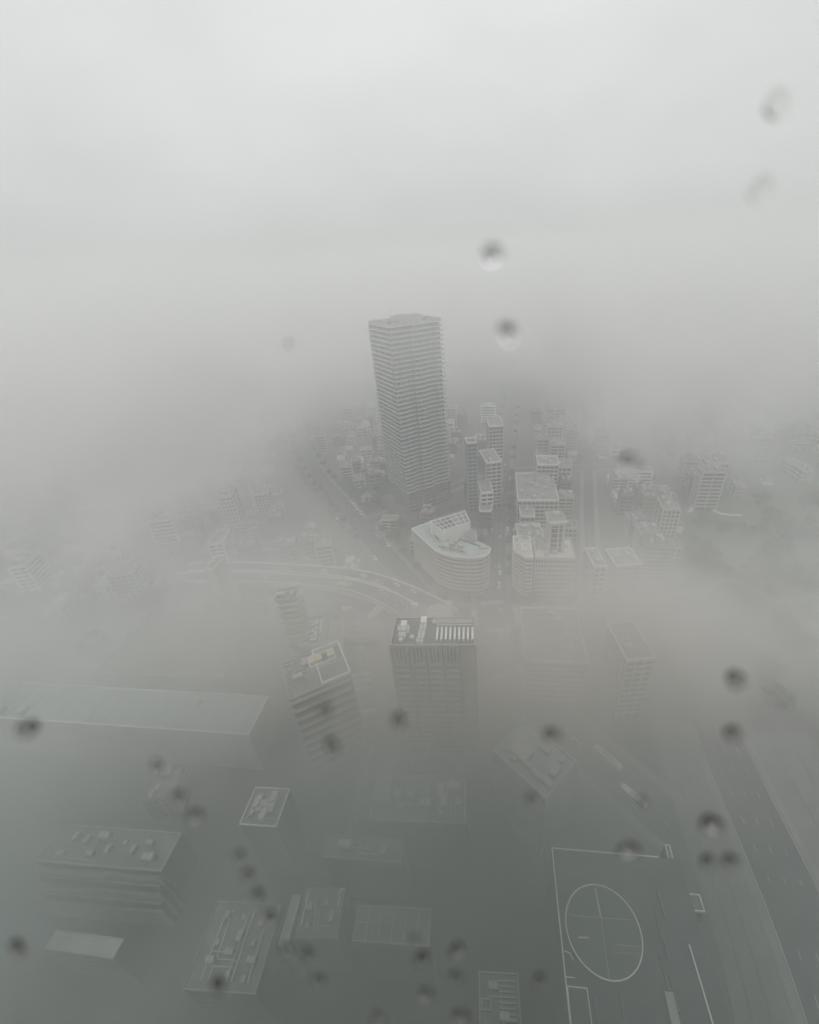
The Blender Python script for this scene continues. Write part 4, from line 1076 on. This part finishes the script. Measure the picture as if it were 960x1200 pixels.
n_ = clear.node_tree; n_.nodes.clear(); tb = n_.nodes.new('ShaderNodeBsdfTransparent'); tb.inputs[0].default_value = (1, 1, 1, 1)
om = n_.nodes.new('ShaderNodeOutputMaterial'); n_.links.new(tb.outputs[0], om.inputs['Surface'])
mb = MB(); mb.mats = [clear]
c0 = Vector((0, 0, H)) + PN * (PD - .0005); X = Vector((1, 0, 0))
for dd in (0, -.010):
    for sx, sy in ((-1.6, -.42), (1.6, -.42), (1.6, 2.2), (-1.6, 2.2)): mb.v.append(tuple(c0 + PN * dd + X * sx + PU * sy))
mb.f = [(0, 1, 2, 3), (7, 6, 5, 4), (0, 4, 5, 1), (1, 5, 6, 2), (2, 6, 7, 3), (3, 7, 4, 0)]; mb.m = [0] * 6
wp = mb.build('window_pane'); wp.parent = HT; wp.matrix_parent_inverse = Matrix.Translation((0, 30, 0))
wat = bpy.data.materials.new('rain_water'); wat.use_nodes = True
b = wat.node_tree.nodes['Principled BSDF']; b.inputs['Base Color'].default_value = (1, 1, 1, 1); b.inputs['Roughness'].default_value = .0
b.inputs['Transmission Weight'].default_value = 1; b.inputs['IOR'].default_value = 1.33
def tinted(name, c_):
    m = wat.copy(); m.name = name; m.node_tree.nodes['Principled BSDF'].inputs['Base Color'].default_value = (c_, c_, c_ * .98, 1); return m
wat_grey = tinted('greyish_rain_water', .96); wat_dark = tinted('dark_refraction_water', .66)  # grey tints stand in for the darkness drops refract and reflect
DROPS = [(912, 122, 15, 13, 'uppermost blurred raindrop near the top right corner'), (893, 222, 13, 11, 'second blurred raindrop from the top at the right edge'),
 (577, 298, 13, 14, 'pale raindrop in the sky above and right of the tower top'), (596, 390, 13, 15, 'raindrop right of the tower top with a bright lower half'),
 (740, 545, 15, 16, 'large raindrop with bright lower half right of the street'), (863, 797, 13, 13, 'dark raindrop at right, upper of a pair one above the other'),
 (860, 860, 11, 11, 'dark raindrop at right, lower of a pair one above the other'), (835, 967, 14, 13, 'largest dark raindrop beside the dark road at lower right'),
 (830, 1011, 8, 11, 'left one of two small raindrops under the largest dark drop'), (857, 1010, 9, 10, 'right one of two small raindrops under the largest dark drop'),
 (737, 997, 13, 11, 'raindrop over the back rim of the helipad roof'), (647, 862, 13, 11, 'brownish raindrop over the diamond turned roof'),
 (467, 845, 10, 14, 'dark raindrop over the left half of the ribbed block'), (389, 875, 9, 15, 'long dark raindrop below the tilted foreground block'),
 (381, 832, 8, 10, 'faint raindrop over the lower front of the tilted foreground block'), (31, 855, 14, 10, 'leftmost raindrop over the long pale station roof'),
 (184, 898, 6, 9, 'faint raindrop beneath the right half of the station roof'), (209, 934, 9, 8, 'fainter upper raindrop of the pair at lower left'),
 (228, 957, 10, 10, 'darker lower raindrop of the pair at lower left'), (280, 1004, 7, 7, 'first faint raindrop of the slanting row of four at lower left'),
 (290, 1026, 7, 8, 'second raindrop of the slanting row of four at lower left'), (302, 1050, 7, 9, 'third raindrop of the slanting row of four at lower left'),
 (316, 1075, 8, 9, 'fourth and lowest raindrop of the slanting row at lower left'), (336, 1114, 8, 8, 'raindrop at the lower end of the skylight strip'),
 (360, 1119, 6, 8, 'small raindrop just right of the skylight strip end'), (374, 1150, 7, 8, 'small raindrop below and right of the skylight strip'),
 (255, 1157, 7, 11, 'faint raindrop over the dark rooftop with slanting pipes'), (20, 1113, 7, 11, 'faint raindrop at the bottom left edge beside the pale rectangular roof'),
 (494, 1125, 8, 10, 'dark raindrop just below the rail divided roof'), (535, 1115, 8, 10, 'raindrop right of the rail divided roof'),
 (535, 1146, 6, 9, 'faint raindrop right below the one beside the rail divided roof'), (501, 1167, 8, 9, 'raindrop low down left of the hatched roof'),
 (541, 1193, 9, 9, 'raindrop at the bottom edge left of the hatched roof'), (444, 1194, 8, 8, 'raindrop at the bottom edge below the rail divided roof'),
 (623, 937, 7, 9, 'small faint raindrop at the lower corner of the diamond turned roof'), (754, 940, 6, 8, 'small faint raindrop above the back rim of the helipad roof'),
 (632, 1150, 6, 9, 'small raindrop between the hatched roof and the helipad roof'), (486, 1100, 5, 6, 'tiny raindrop on the rail divided roof'), (338, 403, 4, 6, 'tiny specks like raindrop in the pale sky left of the tower')]
for i, (x, y, rx, ry, lab) in enumerate(DROPS):
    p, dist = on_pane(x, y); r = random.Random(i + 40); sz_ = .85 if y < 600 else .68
    if y < 250: rx, ry = 15, 11
    rx_, ry_ = rx * dist / FPX * sz_, ry * dist / FPX * sz_
    NR, NA = 7, 22; vs = []; fs = []; hh = min(rx_, ry_) * r.uniform(.85, 1.0)
    ph = [r.uniform(0, 6.3) for _ in range(3)]; tilt = r.uniform(-.35, .35) if y > 250 else .9
    ct = math.radians(25) if y < 250 else None; sag = .22 if y > 600 else 0; hh = hh if ct is None else None; Rm = min(rx_, ry_)
    if ct: hh = Rm * (1 - math.cos(ct)) / math.sin(ct)
    else: hh = Rm * (r.uniform(.92, 1.0) if y < 600 else r.uniform(.9, 1.05))
    for a in range(NR):
        t = a / NR * PI / 2; q_ = math.cos(t); z = ((1 - q_ ** 1.35) if y < 600 else math.sin(t)) * hh if not ct else Rm * (math.sqrt(1 / math.sin(ct) ** 2 - q_ * q_) - 1 / math.tan(ct))
        for k in range(NA):
            an = 2 * PI * k / NA; wob = 1 + .08 * math.sin(2 * an + ph[0]) + .05 * math.sin(3 * an + ph[1])
            ux, uy = q_ * rx_ * wob * math.cos(an), q_ * ry_ * wob * math.sin(an)
            ux, uy = ux * math.cos(tilt) - uy * math.sin(tilt), ux * math.sin(tilt) + uy * math.cos(tilt)
            vs.append(X * ux + PU * (uy - sag * ry_ * (1 - q_)) + PN * z)
    vs.append(PN * hh - PU * sag * ry_)
    for a in range(NR - 1):
        for k in range(NA):
            j = (k + 1) % NA; fs.append((a * NA + k, a * NA + j, (a + 1) * NA + j, (a + 1) * NA + k))
    for k in range(NA): fs.append(((NR - 1) * NA + k, (NR - 1) * NA + (k + 1) % NA, NR * NA))
    fs.append(tuple(reversed(range(NA))))
    me = bpy.data.meshes.new('raindrop'); me.from_pydata([tuple(v) for v in vs], [], fs); me.materials.append(wat if 250 < y < 600 else wat_grey if y < 250 else wat_dark)
    bm = bmesh.new(); bm.from_mesh(me); bmesh.ops.recalc_face_normals(bm, faces=bm.faces); bm.to_mesh(me); bm.free()
    me.polygons.foreach_set('use_smooth', [len(pl_.vertices) < 10 for pl_ in me.polygons])
    o = bpy.data.objects.new('raindrop', me); C.objects.link(o); o.location = p
    tag(o, lab + ', clinging to the window', 'raindrop', 'raindrops on the window glass')

# ------------------------------------------------------------------ haze
def volume_mat(name, col, dens, nodes=None, an=.0):
    m = bpy.data.materials.new(name); m.use_nodes = True; n = m.node_tree; n.nodes.clear()
    v = n.nodes.new('ShaderNodeVolumePrincipled'); v.inputs['Color'].default_value = (*col, 1); v.inputs['Density'].default_value = dens; v.inputs['Anisotropy'].default_value = an
    o = n.nodes.new('ShaderNodeOutputMaterial'); n.links.new(v.outputs[0], o.inputs['Volume'])
    if nodes: nodes(n, v)
    return m
HAZE = 0.0012
def fog_nodes(banks, cut):
    def f(n, v):
        L = n.links.new
        def nd(t, **k):
            q = n.nodes.new(t)
            for a_, b_ in k.items(): setattr(q, a_, b_)
            return q
        tc = nd('ShaderNodeTexCoord'); tot = None
        for c_, s_, d_ in banks:
            a = nd('ShaderNodeVectorMath', operation='SUBTRACT'); a.inputs[1].default_value = c_; L(tc.outputs['Object'], a.inputs[0])
            b = nd('ShaderNodeVectorMath', operation='DIVIDE'); b.inputs[1].default_value = s_; L(a.outputs[0], b.inputs[0])
            e = nd('ShaderNodeVectorMath', operation='DOT_PRODUCT'); L(b.outputs[0], e.inputs[0]); L(b.outputs[0], e.inputs[1])
            g_ = nd('ShaderNodeMath', operation='MULTIPLY'); g_.inputs[1].default_value = -1; L(e.outputs['Value'], g_.inputs[0])
            x = nd('ShaderNodeMath', operation='EXPONENT'); L(g_.outputs[0], x.inputs[0])
            y = nd('ShaderNodeMath', operation='MULTIPLY_ADD'); y.inputs[1].default_value = d_; L(x.outputs[0], y.inputs[0])
            if tot: L(tot.outputs[0], y.inputs[2])
            else: y.inputs[2].default_value = 0
            tot = y
        nz = nd('ShaderNodeTexNoise'); nz.inputs['Scale'].default_value = .011; nz.inputs['Detail'].default_value = 3; nz.inputs['Roughness'].default_value = .55; L(tc.outputs['Object'], nz.inputs['Vector'])
        r = nd('ShaderNodeMapRange'); r.inputs['From Min'].default_value = .36; r.inputs['From Max'].default_value = .64; r.inputs['To Min'].default_value = .12; r.inputs['To Max'].default_value = 2.0; L(nz.outputs['Fac'], r.inputs['Value'])
        m = nd('ShaderNodeMath', operation='MULTIPLY'); L(tot.outputs[0], m.inputs[0]); L(r.outputs[0], m.inputs[1])
        L(m.outputs[0], v.inputs['Density'])
    return f
# drifting banks of thicker fog: centre, size, density
BANKS = [((-335, 480, 80), (165, 165, 105), .012), ((330, 570, 80), (150, 160, 100), .011), ((-20, 920, 110), (420, 220, 120), .006),
         ((-185, 180, 14), (115, 60, 50), .024), ((170, 170, 14), (95, 46, 48), .020), ((-5, 300, 178), (80, 90, 36), .0032),
         ((-262, 370, 40), (78, 85, 60), .015), ((235, 420, 40), (70, 95, 60), .010), ((240, 520, 70), (60, 90, 80), .005)]
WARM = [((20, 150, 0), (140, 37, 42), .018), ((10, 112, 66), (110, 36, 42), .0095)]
NEAR = [((-60, 58, 30), (140, 62, 55), .0122), ((0, 20, 100), (200, 60, 60), .003)]
if HAZE:
    o = MB().box(-9100, -3100, -1, 9100, 9100, H + 34, volume_mat('haze', (.88, .89, .885), HAZE)).build('haze'); o['kind'] = 'stuff'
if HAZE and BANKS:
    o = MB().box(-800, 40, -.5, 800, 1200, H + 32, volume_mat('fog', (.92, .915, .905), .001, fog_nodes(BANKS, 0))).build('fog'); o['kind'] = 'stuff'
    o = MB().box(-260, 50, -.55, 260, 290, 170, volume_mat('reflection_tint_fog', (.94, .87, .82), .001, fog_nodes(WARM, 0))).build('fog'); o['kind'] = 'stuff'  # pinkish fog colour imitates the room's reflection in the window
    o = MB().box(-420, 3, -.6, 420, 240, 180, volume_mat('shade_tint_fog', (.45, .515, .49), .001, fog_nodes(NEAR, 0))).build('fog'); o['kind'] = 'stuff'  # dark fog colour stands in for shade below the lookout
